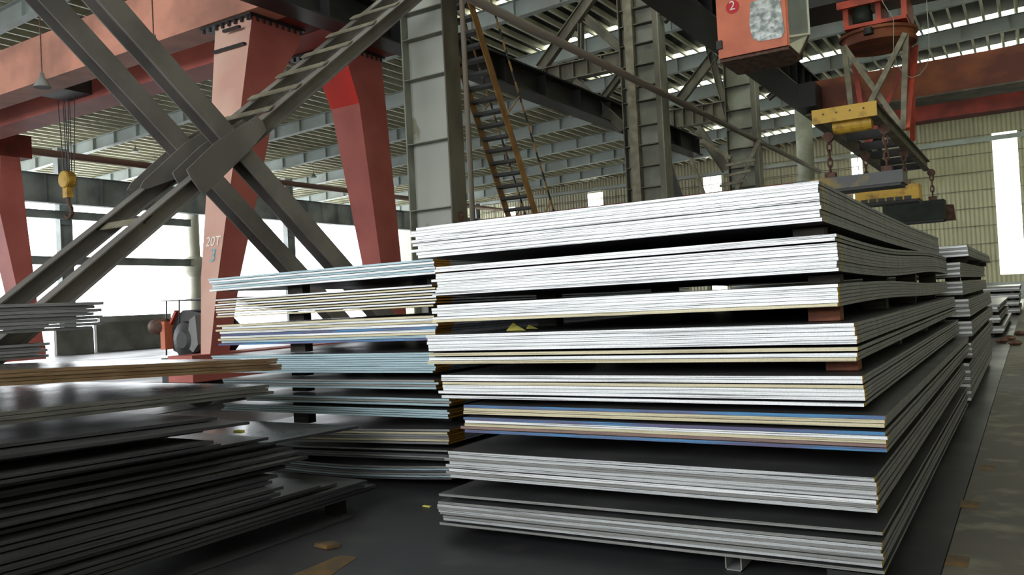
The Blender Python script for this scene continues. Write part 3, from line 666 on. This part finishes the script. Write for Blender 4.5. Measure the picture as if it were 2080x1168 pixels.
MB().prism([oc, bk, bk + up, oc + up], (0, .006, 0), M['glass']).build('window_pane', cb)
fr = MB(); fr.path([nm_, oc, oc + up], .035, M['beige'], 6); fr.path([nb, fl_, oc], .03, M['rust'], 6); fr.path([nb, Vector((nb.x, nb.y, zb + 2.2))], .035, M['cabin'], 6); fr.path([oc, bk, fl_], .03, M['beige'], 6); fr.build('window_frame', cb)
MB().box(x0 + .06, x1, YCb + 1.36, YCb + 1.4, zb, zb + 2.2, M['darkgrey']).build('rear_panel', cb)
MB().box(x0 + .3, x0 + .8, YCb + .5, YCb + .9, zb, zb + .9, M['black']).build('operator_seat', cb)
MB().box(x0, x1, YCb, YCb + 1.45, zb + 2.2, zb + 2.26, M['cabin']).build('cabin_roof', cb)
MB().box(x0 + .2, x0 + .4, YCb + .7, YCb + .9, zb + 2.26, 9.3, M['darkgrey']).build('hanger_post', cb); MB().box(x1 - .4, x1 - .2, YCb + .7, YCb + .9, zb + 2.26, 9.3, M['darkgrey']).build('hanger_post', cb)
o = MB().box(-7.2, 6, YCb + .4, YCb + 1.2, 9.3, 10.3, M['crane_old']).build('crane_girder'); tag(o, 'orange crane girder above the numbered cabin, over the top edge', 'crane')
pc = at(1488, 14, 'y', YCb - .006); MB().lathe(pc, [(.02, -.006), (.145, -.006), (.145, .004)], M['red_disc'], 32, 'y').build('number_disc', cb)['label'] = 'round red disc behind the number'
text_part('painted_number', '2', .28, at(1487, 12, 'y', YCb - .02), (1, 0, 0), (0, 0, 1), M['white'], cb, 'white number two')
foil = [(1524, 5), (1560, -8), (1584, -6), (1590, 40), (1594, 62), (1588, 76), (1566, 80), (1542, 84), (1528, 78), (1522, 50)]
MB().prism([at(u, v, 'y', YCb - .02) for u, v in foil], (0, .018, 0), M['foil']).build('window_cover', cb)['label'] = 'crumpled silver foil over the window'
MB().box(x0 - .02, x0 + .1, YCb - .08, YCb - .001, zb + .2, zb + .38, M['darkgrey']).build('lamp', cb)
# far low crane with railing
Yf = 65.9
fcn = empty('far_crane', (-28, Yf, 8.4), 'distant dark red crane girder with thin railing in front of the cream wall', 'crane')
MB().box(-44, -9.6, Yf, Yf + 1, 8.4, 9.65, M['crane_dkred']).build('girder', fcn)
mb = MB()
for k in range(25): mb.tube((-44 + k * 1.4, Yf - .2, 9.65), (-44 + k * 1.4, Yf - .2, 11), .03, M['pipe'], 6)
for z in (10.3, 11): mb.tube((-44, Yf - .2, z), (-10.4, Yf - .2, z), .03, M['pipe'], 6)
mb.build('railing', fcn); MB().box(-44, -10, Yf - .5, Yf, 9.6, 9.65, M['crane_dkred']).build('walkway', fcn)
for x in (-43, -27, -10.5): MB().box(x, x + .4, Yf + 1, 71.39, 8.6, 9.4, M['crane_dkred']).build('wall_bracket', fcn)
# lattice bracing beside the third column
lt = empty('lattice_brace', (-11, 34, 4), 'pale lattice bracing beside the bright window and third column', 'brace')
for (a, b) in [((1380, 262), (1432, 400)), ((1543, 284), (1490, 400)), ((1400, 270), (1485, 321))]:
    MB().bar(at(*a, 'y', 32.8), at(*b, 'y', 32.8), (0, 1, 0), .12, .14, M['batten']).build('strut', lt)
for v, u0, u1 in ((330, 1475, 1535), (352, 1470, 1525), (372, 1462, 1515)): MB().bar(at(u0, v + 6, 'y', 32.7), at(u1, v - 6, 'y', 32.7), (0, 1, 0), .1, .1, M['batten']).build('strut', lt)
MB().bar(at(1345, 300, 'y', 32.8), at(1385, 420, 'y', 32.8), (0, 1, 0), .2, .3, M['darkgrey']).build('strut', lt)

for u in (1432, 1490):
    q = at(u, 400, 'y', 32.8); MB().box(q.x - .07, q.x + .07, 32.73, 32.87, 0, q.z + .1, M['batten']).build('post', lt)
# pendant lamps on rods
for (u, v, Y, lab) in [(86, 170, 9.4, 'bell-shaped lamp on a rod, leftmost in front of the red girder'), (313, 95, 9.4, 'bell-shaped lamp on a rod left of the numbered leg'), (275, 306, 30.7, 'small distant bell lamp above the runway beam, beside the brace'),
                       (637, 358, 42.5, 'tiny bell lamp under the roof between the red legs'), (1163, 235, 39.7, 'tiny bell lamp under the roof right of the yellow stairs')]:
    p = at(u, v, 'y', Y); s = 1.0 if Y < 12 else 1.3
    o = empty('pendant_lamp', p, lab, 'lamp', 'bell lamps under the roof')
    zt = rz(p.x) + 1.055
    MB().lathe(p, [(.17 * s, -.08), (.16 * s, -.05), (.09 * s, .08), (.045 * s, .14), (.04 * s, .22)], M['lowwall'], 18).build('lamp_shade', o, smooth=True)
    MB().tube((p.x, p.y, p.z + .2), (p.x, p.y, zt), .012, M['rust'], 6).build('rod', o)

# low walls and far plates near the open side
for i, (u0, u1, vt, X, lab) in enumerate([(110, 186, 668, -43.8, 'low grey panel left of the wider panel near the bright opening'), (192, 338, 652, -44.2, 'wide low grey panel in the bright left background'), (200, 345, 640, -47.4, 'pale low wall farthest back in the left background')]):
    a = at(u0, 700, 'x', X); b = at(u1, 700, 'x', X); zt = at((u0 + u1) / 2, vt, 'x', X).z
    o = MB().box(X, X + .25, a.y, b.y, 0, zt, M['lowwall']).build('low_wall'); tag(o, lab, 'low wall')

# ================================================================== STEEL PLATES
_mesh = {}
def plate_mesh(w, l, t, front, side, sag=None, nx=1, ny=1, key=None, face=None):
    """x: -w..0, y: 0..l, z: 0..t; front edge at y = 0"""
    k = (round(w, 3), round(l, 3), round(t, 4), front.name, side.name, key, face.name if face else None)
    if key is not None and k in _mesh: return _mesh[k]
    f = sag or (lambda x, y: 0.0); vs = []; fs = []; ms = []
    xs = [-w + w * i / nx for i in range(nx + 1)]; ys = [l * j / ny for j in range(ny + 1)]
    for z in (0, t):
        for y in ys:
            for x in xs: vs.append((x, y, z + f(x, y)))
    N = (nx + 1) * (ny + 1); ix = lambda i, j, b=0: b * N + j * (nx + 1) + i
    for j in range(ny):
        for i in range(nx):
            fs.append((ix(i, j), ix(i, j + 1), ix(i + 1, j + 1), ix(i + 1, j))); ms.append(0)
            fs.append((ix(i, j, 1), ix(i + 1, j, 1), ix(i + 1, j + 1, 1), ix(i, j + 1, 1))); ms.append(0)
    for i in range(nx):
        fs.append((ix(i, 0), ix(i + 1, 0), ix(i + 1, 0, 1), ix(i, 0, 1))); ms.append(1)
        fs.append((ix(i, ny), ix(i, ny, 1), ix(i + 1, ny, 1), ix(i + 1, ny))); ms.append(1)
    for j in range(ny):
        fs.append((ix(nx, j), ix(nx, j + 1), ix(nx, j + 1, 1), ix(nx, j, 1))); ms.append(2)
        fs.append((ix(0, j), ix(0, j, 1), ix(0, j + 1, 1), ix(0, j + 1))); ms.append(2)
    me = bpy.data.meshes.new('steel_plate'); me.from_pydata(vs, [], fs)
    for m in (face or M['scale'], front, side): me.materials.append(m)
    for p, q in zip(me.polygons, ms): p.material_index = q
    me.update(); _mesh[k] = me; return me
def place_plate(me, x, y, z, rot, label, group):
    o = bpy.data.objects.new('steel_plate', me); COL.objects.link(o); o.location = (x, y, z); o.rotation_euler = (0, 0, rot)
    return tag(o, label, 'steel plate', group)
EDGE_WORD = {'e_shaded': 'shaded silver-edged', 'e_silver': 'silver-edged', 'e_bluegrey': 'pale blue-edged', 'e_cream': 'cream-edged', 'e_blue': 'blue-edged', 'e_brown': 'brown-edged', 'e_rust': 'rust-edged', 'e_dark': 'dark-edged', 'e_mid': 'grey-edged'}
def bundle(stack, bi, xr, xl, y0, length, zt, zb, n, front, side, sag=None, nx=1, ny=1, jx=.006, jy=.010, jl=None, gaps={}, group=None, face=None, only=None, fill=.88):
    """plates counted from the top; front may be a list of edge materials; gaps: {index: extra gap above it}"""
    tot = sum(gaps.values()); pitch = (zt - zb - tot) / n; z = zt
    fr = front if isinstance(front, list) else [front] * n
    for k in range(n):
        z -= gaps.get(k, 0) + pitch
        dx = random.uniform(-jx, jx); dl = random.uniform(-1, 1) * (jl or .02)
        wv = round(((xr - xl) + dl) * 25) / 25
        me = plate_mesh(wv, length, pitch * fill, M[fr[k % len(fr)]], M[side] , sag, nx, ny, (stack, bi, wv), face)
        place_plate(me, xr + dx, y0 + random.uniform(-jy, jy), z, 0,
                    '%s steel plate, %s from the top, %s bundle of the %s' % (EDGE_WORD[fr[k % len(fr)]], ORD[k], bi, stack), group or ('plates of the ' + stack))
wave = lambda a, L, n: (lambda x, y: -a * math.sin(math.pi * min(max(y, 0) / L, 1) * n) ** 2)
# ---- main stack
MS = 'big front stack'; MY = 4.32; ML = 6.25
MB_ = [  # xr, xl, ztop, zbot, n, fronts, side, sag, gaps, length
    ('top', -.87, -3.45, 2.036, 1.830, 10, ['e_silver'], 'side_line', lambda x, y: -.018 * math.sin(math.pi * y / ML) - .006 * y, {}),
    ('second', -.805, -3.30, 1.764, 1.577, 10, ['e_silver'], 'side_line', lambda x, y: -.022 * math.sin(math.pi * min(y / 3.2, 1.9)) if y < 6.1 else 0, {2: .008}),
    ('third', -.815, -3.32, 1.516, 1.402, 6, ['e_silver', 'e_silver', 'e_silver', 'e_silver', 'e_silver', 'e_cream'], 'side_corner', lambda x, y: .012 * math.sin(math.pi * y / 3.1) - .003 * y, {}),
    ('fourth', -.74, -3.38, 1.322, 1.132, 8, ['e_silver', 'e_silver', 'e_silver', 'e_silver', 'e_silver', 'e_cream', 'e_silver', 'e_cream'], 'side_corner', None, {5: .012, 6: .008}),
    ('fifth', -.72, -3.29, 1.061, .911, 7, ['e_silver', 'e_silver', 'e_cream', 'e_silver', 'e_silver', 'e_silver', 'e_silver'], 'side_corner', None, {2: .006, 6: .008}),
    ('sixth', -.63, -3.12, .872, .695, 8, ['e_blue', 'e_cream', 'e_cream', 'e_blue', 'e_silver', 'e_cream', 'e_brown', 'e_blue'], 'side_corner', None, {3: .018}),
    ('seventh', -.69, -3.27, .571, .396, 8, ['e_shaded', 'e_shaded', 'e_mid', 'e_shaded', 'e_shaded', 'e_silver', 'e_mid', 'e_shaded'], 'side_corner', None, {}),  # greyer edges put the falling-off light into the colour
    ('lowest', -.68, -3.35, .308, .105, 9, ['e_mid', 'e_mid', 'e_shaded', 'e_mid', 'e_shaded', 'e_mid', 'e_mid', 'e_shaded', 'e_mid'], 'side_corner', lambda x, y: 0.008 * x, {1: .03, 8: .012}),  # grey edges carry the weak light near the floor in their colour
]
for (nm, xr, xl_, zt, zb, n, fr, sd, sag, gaps) in MB_:
    bundle(MS, nm, xr, xl_, MY, ML, zt, zb, n, fr, sd, sag, 1 if sag is None or nm != 'lowest' else 4, 24 if sag else 1, gaps=gaps)
def block(x, y, z0, z1, lab, mt='wood', wx=.16, wy=.10):
    o = MB().box(x - wx / 2, x + wx / 2, y - wy / 2, y + wy / 2, z0, z1, M[mt]).build('spacer_block')
    return tag(o, lab, 'spacer block', 'spacer blocks between the plate bundles')
for i in range(len(MB_)):
    zt_ = MB_[i][4]; zb_ = MB_[i + 1][3] if i + 1 < len(MB_) else 0.0
    where = ('under %s bundle, %s' % (MB_[i][0], MS))
    xr = MB_[i][1] - .12
    mt = 'wood_red' if i in (2, 3) else 'wood'
    e = .006
    for q, (xx, yy, wh) in enumerate([(xr - (.0 if i < 4 else .4), 4.62 if i < 4 else 5.2, 'front right corner'), (xr - .04, 6.55, 'second along right side'), (xr - .04, 8.3, 'third along right side'), (xr - .04, 10.1, 'far right end'),
                                      (-2.1, 5.3, 'front middle'), (-3.0, 5.3, 'front left corner')]):
        sg = MB_[i][8]; zz = zt_ + (sg(xx - MB_[i][1] - .08, yy - MY) if sg else 0); sg2 = MB_[i + 1][8] if i < 7 else None; z0 = zb_ + (sg2(0, yy - MY) if sg2 else 0)
        if i == 7 and q in (0,): continue
        mt = 'wood_red' if i in (2, 3) and q == 0 else 'wood'
        block(xx, yy, z0 + .002, zz - (.006 if sg else .001), ('timber block ' if mt == 'wood' else 'reddish timber block ') + where + ', ' + wh, mt)
# square tube under the lowest bundle
t = MB(); p = at(1480, 1150, 'z', .05)
for (a, b, c_, d) in ((-.045, .045, 0, .006), (-.045, .045, .084, .09), (-.045, -.039, 0, .09), (.039, .045, 0, .09)): t.box(p.x + a, p.x + b, 4.4, 5.2, .002 + c_, .002 + d, M['lowwall'])
tag(t.build('square_tube'), 'short grey square tube under the lowest front bundle', 'tube')
t = MB().box(-.95, -.72, 4.36, 4.55, 0.005, .085, M['black']).build('rubber_chock'); tag(t, 'black chock under the front right corner of the lowest bundle', 'chock')
# yellow paper sheets lifted between the third and fourth bundles
for i, poly in enumerate([[(1028, 672), (1042, 655), (1052, 662), (1068, 671)], [(1068, 668), (1074, 659), (1084, 664), (1094, 668)]]):
    p3 = [at(u, v, 'y', 4.5 + .03 * k) for k, (u, v) in enumerate(poly)]
    o = MB().prism(p3, (0, .004, 0), M['paper']).build('paper_tag'); tag(o, ['larger', 'smaller'][i] + ' curled yellow paper tag on the fourth bundle', 'paper tag', 'yellow paper tags')

# ---- second stack, left of and behind the first
BS = 'left rear stack'; BY = 5.44
rise = lambda a, x0: (lambda x, y: a * max(0, (-x - x0)) ** 2)
BB = [
    ('top', -4.16, -6.98, 1.905, 1.775, 6, ['e_bluegrey', 'e_silver'], None, {}, .02),
    ('second', -4.17, -6.93, 1.700, 1.510, 8, ['e_silver', 'e_cream'], None, {}, .06),
    ('third', -4.16, -6.87, 1.440, 1.232, 9, ['e_cream', 'e_silver', 'e_cream', 'e_silver', 'e_blue', 'e_silver', 'e_cream', 'e_bluegrey', 'e_blue'], None, {}, .05),
    ('fourth', -4.2, -7.0, 1.135, .962, 9, ['e_bluegrey'], None, {}, .03),
    ('fifth', -4.18, -6.83, .908, .825, 4, ['e_mid', 'e_bluegrey'], None, {}, .02),
    ('sixth', -4.05, -6.5, .756, .690, 3, ['e_bluegrey', 'e_mid'], None, {}, .03),
    ('seventh', -4.08, -6.88, .662, .590, 4, ['e_bluegrey'], None, {0: 0}, .04),
    ('eighth', -4.09, -6.7, .503, .380, 6, ['e_mid', 'e_cream', 'e_mid'], (lambda x, y: .03 * x), {}, .04),
    ('ninth', -4.1, -6.9, .334, .245, 4, ['e_mid', 'e_dark'], (lambda x, y: .025 * x), {1: .02}, .05),
    ('lowest', -4.08, -6.9, .206, .095, 6, ['e_mid', 'e_bluegrey', 'e_dark'], (lambda x, y: -.06 * math.sin(math.pi * min(-x / 2.9, .7))), {}, .02),
]
for (nm, xr, xl_, zt, zb, n, fr, sag, gaps, jl) in BB:
    fill = .6 if nm == 'second' else .82
    bundle(BS, nm, xr, xl_, BY, 6.0, zt, zb, n, fr, 'side_wide', sag, 14 if sag else 1, 2 if sag else 1, jx=.025 if not sag else .006, gaps=gaps, jl=jl, fill=fill)
for i in range(len(BB)):
    zt_ = BB[i][4]; zb_ = BB[i + 1][3] if i + 1 < len(BB) else 0.0
    for (xx, yy, wh) in ((-6.05, 5.75, 'towards its left end'), (-4.45, 5.9, 'near its right corner'), (-4.4, 8.4, 'halfway back')):
        dz = BB[i][7](xx - BB[i][1], 0) if BB[i][7] else 0; dz2 = BB[i + 1][7](xx - BB[i + 1][1], 0) if i + 1 < len(BB) and BB[i + 1][7] else 0
        if zt_ + dz - zb_ - dz2 > .02:
            block(xx, yy, zb_ + dz2 + (.006 if dz2 else .002), zt_ + dz - (.006 if dz else .001), 'dark timber block under %s bundle, %s, %s' % (BB[i][0], BS, wh), 'wood', .2)

# ---- stack behind the big front stack
DS = 'stack behind the front stack'
DB = [('top', -.61, -3.4, 1.91, 1.78, 5), ('second', -.70, -3.4, 1.715, 1.54, 6), ('third', -.685, -3.4, 1.49, 1.33, 6), ('fourth', -.63, -3.4, 1.28, 1.075, 7), ('fifth', -.62, -3.4, 1.022, .845, 6), ('sixth', -.63, -3.4, .77, .594, 6), ('lowest', -.665, -3.4, .535, .095, 11)]
for (nm, xr, xl_, zt, zb, n) in DB:
    bundle(DS, nm, xr, xl_, 11.0, 6.0, zt, zb, n, ['e_silver', 'e_mid'], 'side', gaps={})
for i in range(len(DB)):
    zb_ = DB[i + 1][3] if i + 1 < len(DB) else 0.0
    for yy, wh in ((11.5, 'at its near end'), (14.2, 'halfway along'), (16.5, 'at its far end')):
        block(DB[i][1] - .12, yy, zb_ + .002, DB[i][4] - .001, 'timber block under %s bundle, %s, %s' % (DB[i][0], DS, wh))
# ---- two far stacks along the aisle
def far_stack(name, xr, xl_, y0, L, z, tiers, n, th):
    for t_ in range(tiers):
        z0 = z + t_ * (n * th + .08)
        tag_b = ORD[tiers - 1 - t_] if t_ < tiers - 1 else 'top'
        bundle(name, tag_b, xr + random.uniform(-.05, .05), xl_, y0, L, z0 + n * th, z0, n, ['e_mid', 'e_silver'], 'side', jx=.03)
        for yy, wh in ((y0 + .4, 'at its near end'), (y0 + L - .6, 'at its far end')):
            for xx, w2 in ((xr - .25, ''), (xl_ + .4, ' on the left')):
                block(xx, yy, (z0 - .078) if t_ else 0.002, z0 - .001, 'small block under %s bundle, %s, %s%s' % (tag_b, name, wh, w2))
far_stack('low aisle stack', -.72, -3.1, 24.5, 9, .1, 3, 3, .065)
far_stack('farthest aisle stack', -.45, -4.0, 38.5, 8, .1, 4, 3, .07)

# ---- dark pile at the front left: rows of plates pointing towards the camera's left
PS = 'dark front left pile'
PW, PL = 2.5, 6.2
def tilt_sag(s): return lambda x, y: s * y
def pile_mesh(t, s, face, front='e_dark', side='side_pile', w=PW, l=PL, key='p'):
    """far right corner at the origin; runs to -x and -y; the near end lifted by slope s"""
    k = ('pile', round(t, 4), round(s, 3), face.name, front, w, l, key)
    if k in _mesh: return _mesh[k]
    ny = 6; vs = []; fs = []; ms = []
    for z in (0, t):
        for j in range(ny + 1):
            y = -l + l * j / ny
            for x in (-w, 0): vs.append((x, y, z - s * y * min(1.0, 1.0)))
    N = 2 * (ny + 1)
    for j in range(ny):
        q = 2 * j
        fs += [(q, q + 2, q + 3, q + 1), (N + q, N + q + 1, N + q + 3, N + q + 2), (q + 1, q + 3, N + q + 3, N + q + 1), (q, N + q, N + q + 2, q + 2)]; ms += [0, 0, 2, 2]
    fs += [(0, 1, N + 1, N), (2 * ny, N + 2 * ny, N + 2 * ny + 1, 2 * ny + 1)]; ms += [1, 1]
    me = bpy.data.meshes.new('steel_plate'); me.from_pydata(vs, [], fs)
    for m in (face, M[front], M[side]): me.materials.append(m)
    for p, q in zip(me.polygons, ms): p.material_index = q
    me.update(); _mesh[k] = me; return me
M['side_pile'] = mat('pile_plate_side', rgb(92, 91, 96), 0.5, 0.15, rgb(64, 64, 70), 1.0, (6, 1.5, 80), 0.35, 0.65)
M['side_brown'] = mat('pile_plate_side_rusty', rgb(186, 158, 124), 0.6, 0.1, rgb(148, 112, 78), 1.0, (10, 3, 60), 0.35, 0.65)
M['side_light'] = mat('pile_plate_side_pale', rgb(168, 168, 170), 0.5, 0.1, rgb(132, 132, 136), 1.0, (10, 3, 60), 0.35, 0.65)
M['side_grey'] = mat('pile_plate_side_grey', rgb(140, 138, 134), 0.55, 0.1, rgb(104, 102, 98), 1.0, (10, 3, 60), 0.35, 0.65)
corners = [  # pixel of the far right top corner, height of that corner, tilt
    (441, 847, .86, .044), (507, 856, .832, .042), (426, 864, .805, .040), (412, 872, .778, .04), (434, 895, .752, .038), (449, 901, .724, .036),
    (440, 899, .700, .034), (545, 888, .668, .030), (728, 865, .612, .020), (560, 900, .586, .024), (593, 906, .56, .024), (614, 916, .533, .022), (626, 926, .506, .020),
    (600, 932, .478, .018), (580, 945, .450, .016), (564, 964, .422, .014), (553, 976, .394, .012), (576, 987, .366, .010), (570, 1000, .338, .008),
    (651, 986, .305, .006), (684, 981, .278, .005), (746, 975, .250, .003), (740, 985, .222, .002), (763, 984, .195, .001), (766, 989, .166, 0)]
for k, (u, v, _z, _s) in enumerate(corners):
    th = .020; zr = .166 + (24 - k) * .0255; sl = .044 * (zr - .15) / .71
    z = zr
    for _ in range(12):                       # the plate's plane: z = zr + sl * (4.9 - y)
        p = at(u, v, 'z', z); z = zr + sl * (4.9 - p.y)
    me = pile_mesh(th, sl, M['scale_wet'] if k in (8, 12, 21) else M['scale'])
    place_plate(me, p.x, p.y, z - th, 0, 'dark plate, %s from the top of the %s' % (ORD[k] if k < 15 else ['sixteenth', 'seventeenth', 'eighteenth', 'nineteenth', 'twentieth', 'twenty-first', 'twenty-second', 'twenty-third', 'twenty-fourth', 'lowest'][k - 15], PS), 'plates of the ' + PS)
p = at(717, 1046, 'z', .022); place_plate(pile_mesh(.016, 0, M['scale'], key='f'), p.x, p.y, .004, 0, 'dark plate lying flat on the floor beneath the ' + PS, 'plates of the ' + PS)
for (u, v, wh) in ((700, 1030, 'at its far right corner'), (640, 1075, 'behind the first block')):
    p = at(u, v, 'z', .08); 
    p.x = min(p.x, -4.42)
    block(p.x, p.y if wh.startswith('at') else 2.6, .0225, .144, 'dark block under the %s, %s' % (PS, wh), 'black', .12, .1)
block(-5.6, 4.3, .0225, .144, 'dark block under the middle of the ' + PS, 'black', .12, .1)
# grey and rusty bundles lying on the dark pile's far end
US = 'short upper left pile'
for k, (u, v, z, s, side, n, nm) in enumerate([(547, 780, .985, .030, 'side_grey', 3, 'grey'), (564, 727, 1.16, .050, 'side_brown', 4, 'rusty brown')]):
    p = at(u, v, 'z', z); th = (.026, .024)[k]
    for q in range(n):
        dy = (0, -.02, .04, .02)[q]
        me = pile_mesh(th * .9, s, M['scale_wet'], 'e_mid', side, 2.6, 5.5, 'u%d' % k)
        place_plate(me, p.x + (0, .01, .0, .015)[q], p.y + dy, z - (q + 1) * th - s * dy, 0, '%s-sided plate, %s from the top of its bundle on the %s' % (nm, ORD[q], US), nm + ' plates of the ' + US)
GS = 'tall narrow left pile'
for nm, u, v, z, n, th, kk in (('upper', 205, 613, 1.735, 8, .034, 0), ('lower', 95, 695, 1.36, 5, .028, 1)):
    p = at(u, v, 'z', z); X = -7.93; p.y = X / p.x * p.y; p.x = X
    for q in range(n):
        me = pile_mesh(th * .88, 0, M['scale'], 'e_mid', 'side_light', 1.35, 5.5, 'g%d' % kk)
        place_plate(me, p.x + (0, -.03, .01)[q % 3], p.y + (.03, -.05, 0, -.08)[q % 4], z - (q + 1) * th, 0, 'thick grey plate, %s from the top, %s bundle of %s' % (ORD[q], nm, GS), 'plates of the ' + GS)
for yy, wh in ((3.2, 'far'), (1.0, 'near')):
    block(-8.7, yy, 1.362, 1.462, 'thick block between bundles of %s, %s end' % (GS, wh), 'wood', .3, .2); block(-8.7, yy, .002, 1.219, 'tall timber trestle block beneath %s, %s end' % (GS, wh), 'wood', .5, .3)
bz = 1.16 - 4 * .024
block(-7.6, 3.2, 1.025, bz + .069, 'block between grey and rusty brown bundles, %s, far end' % US, 'wood', .1)
block(-5.6, 0.0, 1.125, bz + .225, 'block between grey and rusty brown bundles, %s, near end' % US, 'wood', .1)
p = at(484, 878, 'z', .64)
o = MB().box(p.x - .03, p.x + .05, p.y - .02, p.y + .02, .635, .655, M['paper']).build('paper_scrap'); tag(o, 'small yellow scrap between plates of the dark pile', 'scrap')
# litter on the floor
p = at(665, 1108, 'z', .01); o = MB().prism([(p.x - .08, p.y - .04, .003), (p.x + .04, p.y - .05, .003), (p.x + .09, p.y + .02, .003), (p.x - .02, p.y + .05, .003)], (.01, 0, .025), M['paint_y']).build('wood_chip'); tag(o, 'broken piece of brown wood on the dark floor', 'litter')
p = at(870, 1028, 'z', .01); o = MB().box(p.x - .05, p.x + .02, p.y - .01, p.y + .012, .003, .012, M['paper']).build('wood_splinter'); tag(o, 'pale splinter on the floor left of the front stack', 'litter')
for i, (u, v) in enumerate([(2035, 695), (2050, 690), (2072, 680), (2062, 700)]):
    p = at(u, v, 'z', .02); o = MB().lathe((p.x, p.y, .005), [(.10, 0), (.15, .05), (.1, .1), (.03, .12)], M['rust'], 7).build('scrap_lump'); tag(o, 'dark scrap lump on the aisle floor, %s of four' % ['nearest the stacks', 'second from the left', 'farthest', 'nearest the camera'][i], 'scrap', 'scrap lumps on the aisle floor')
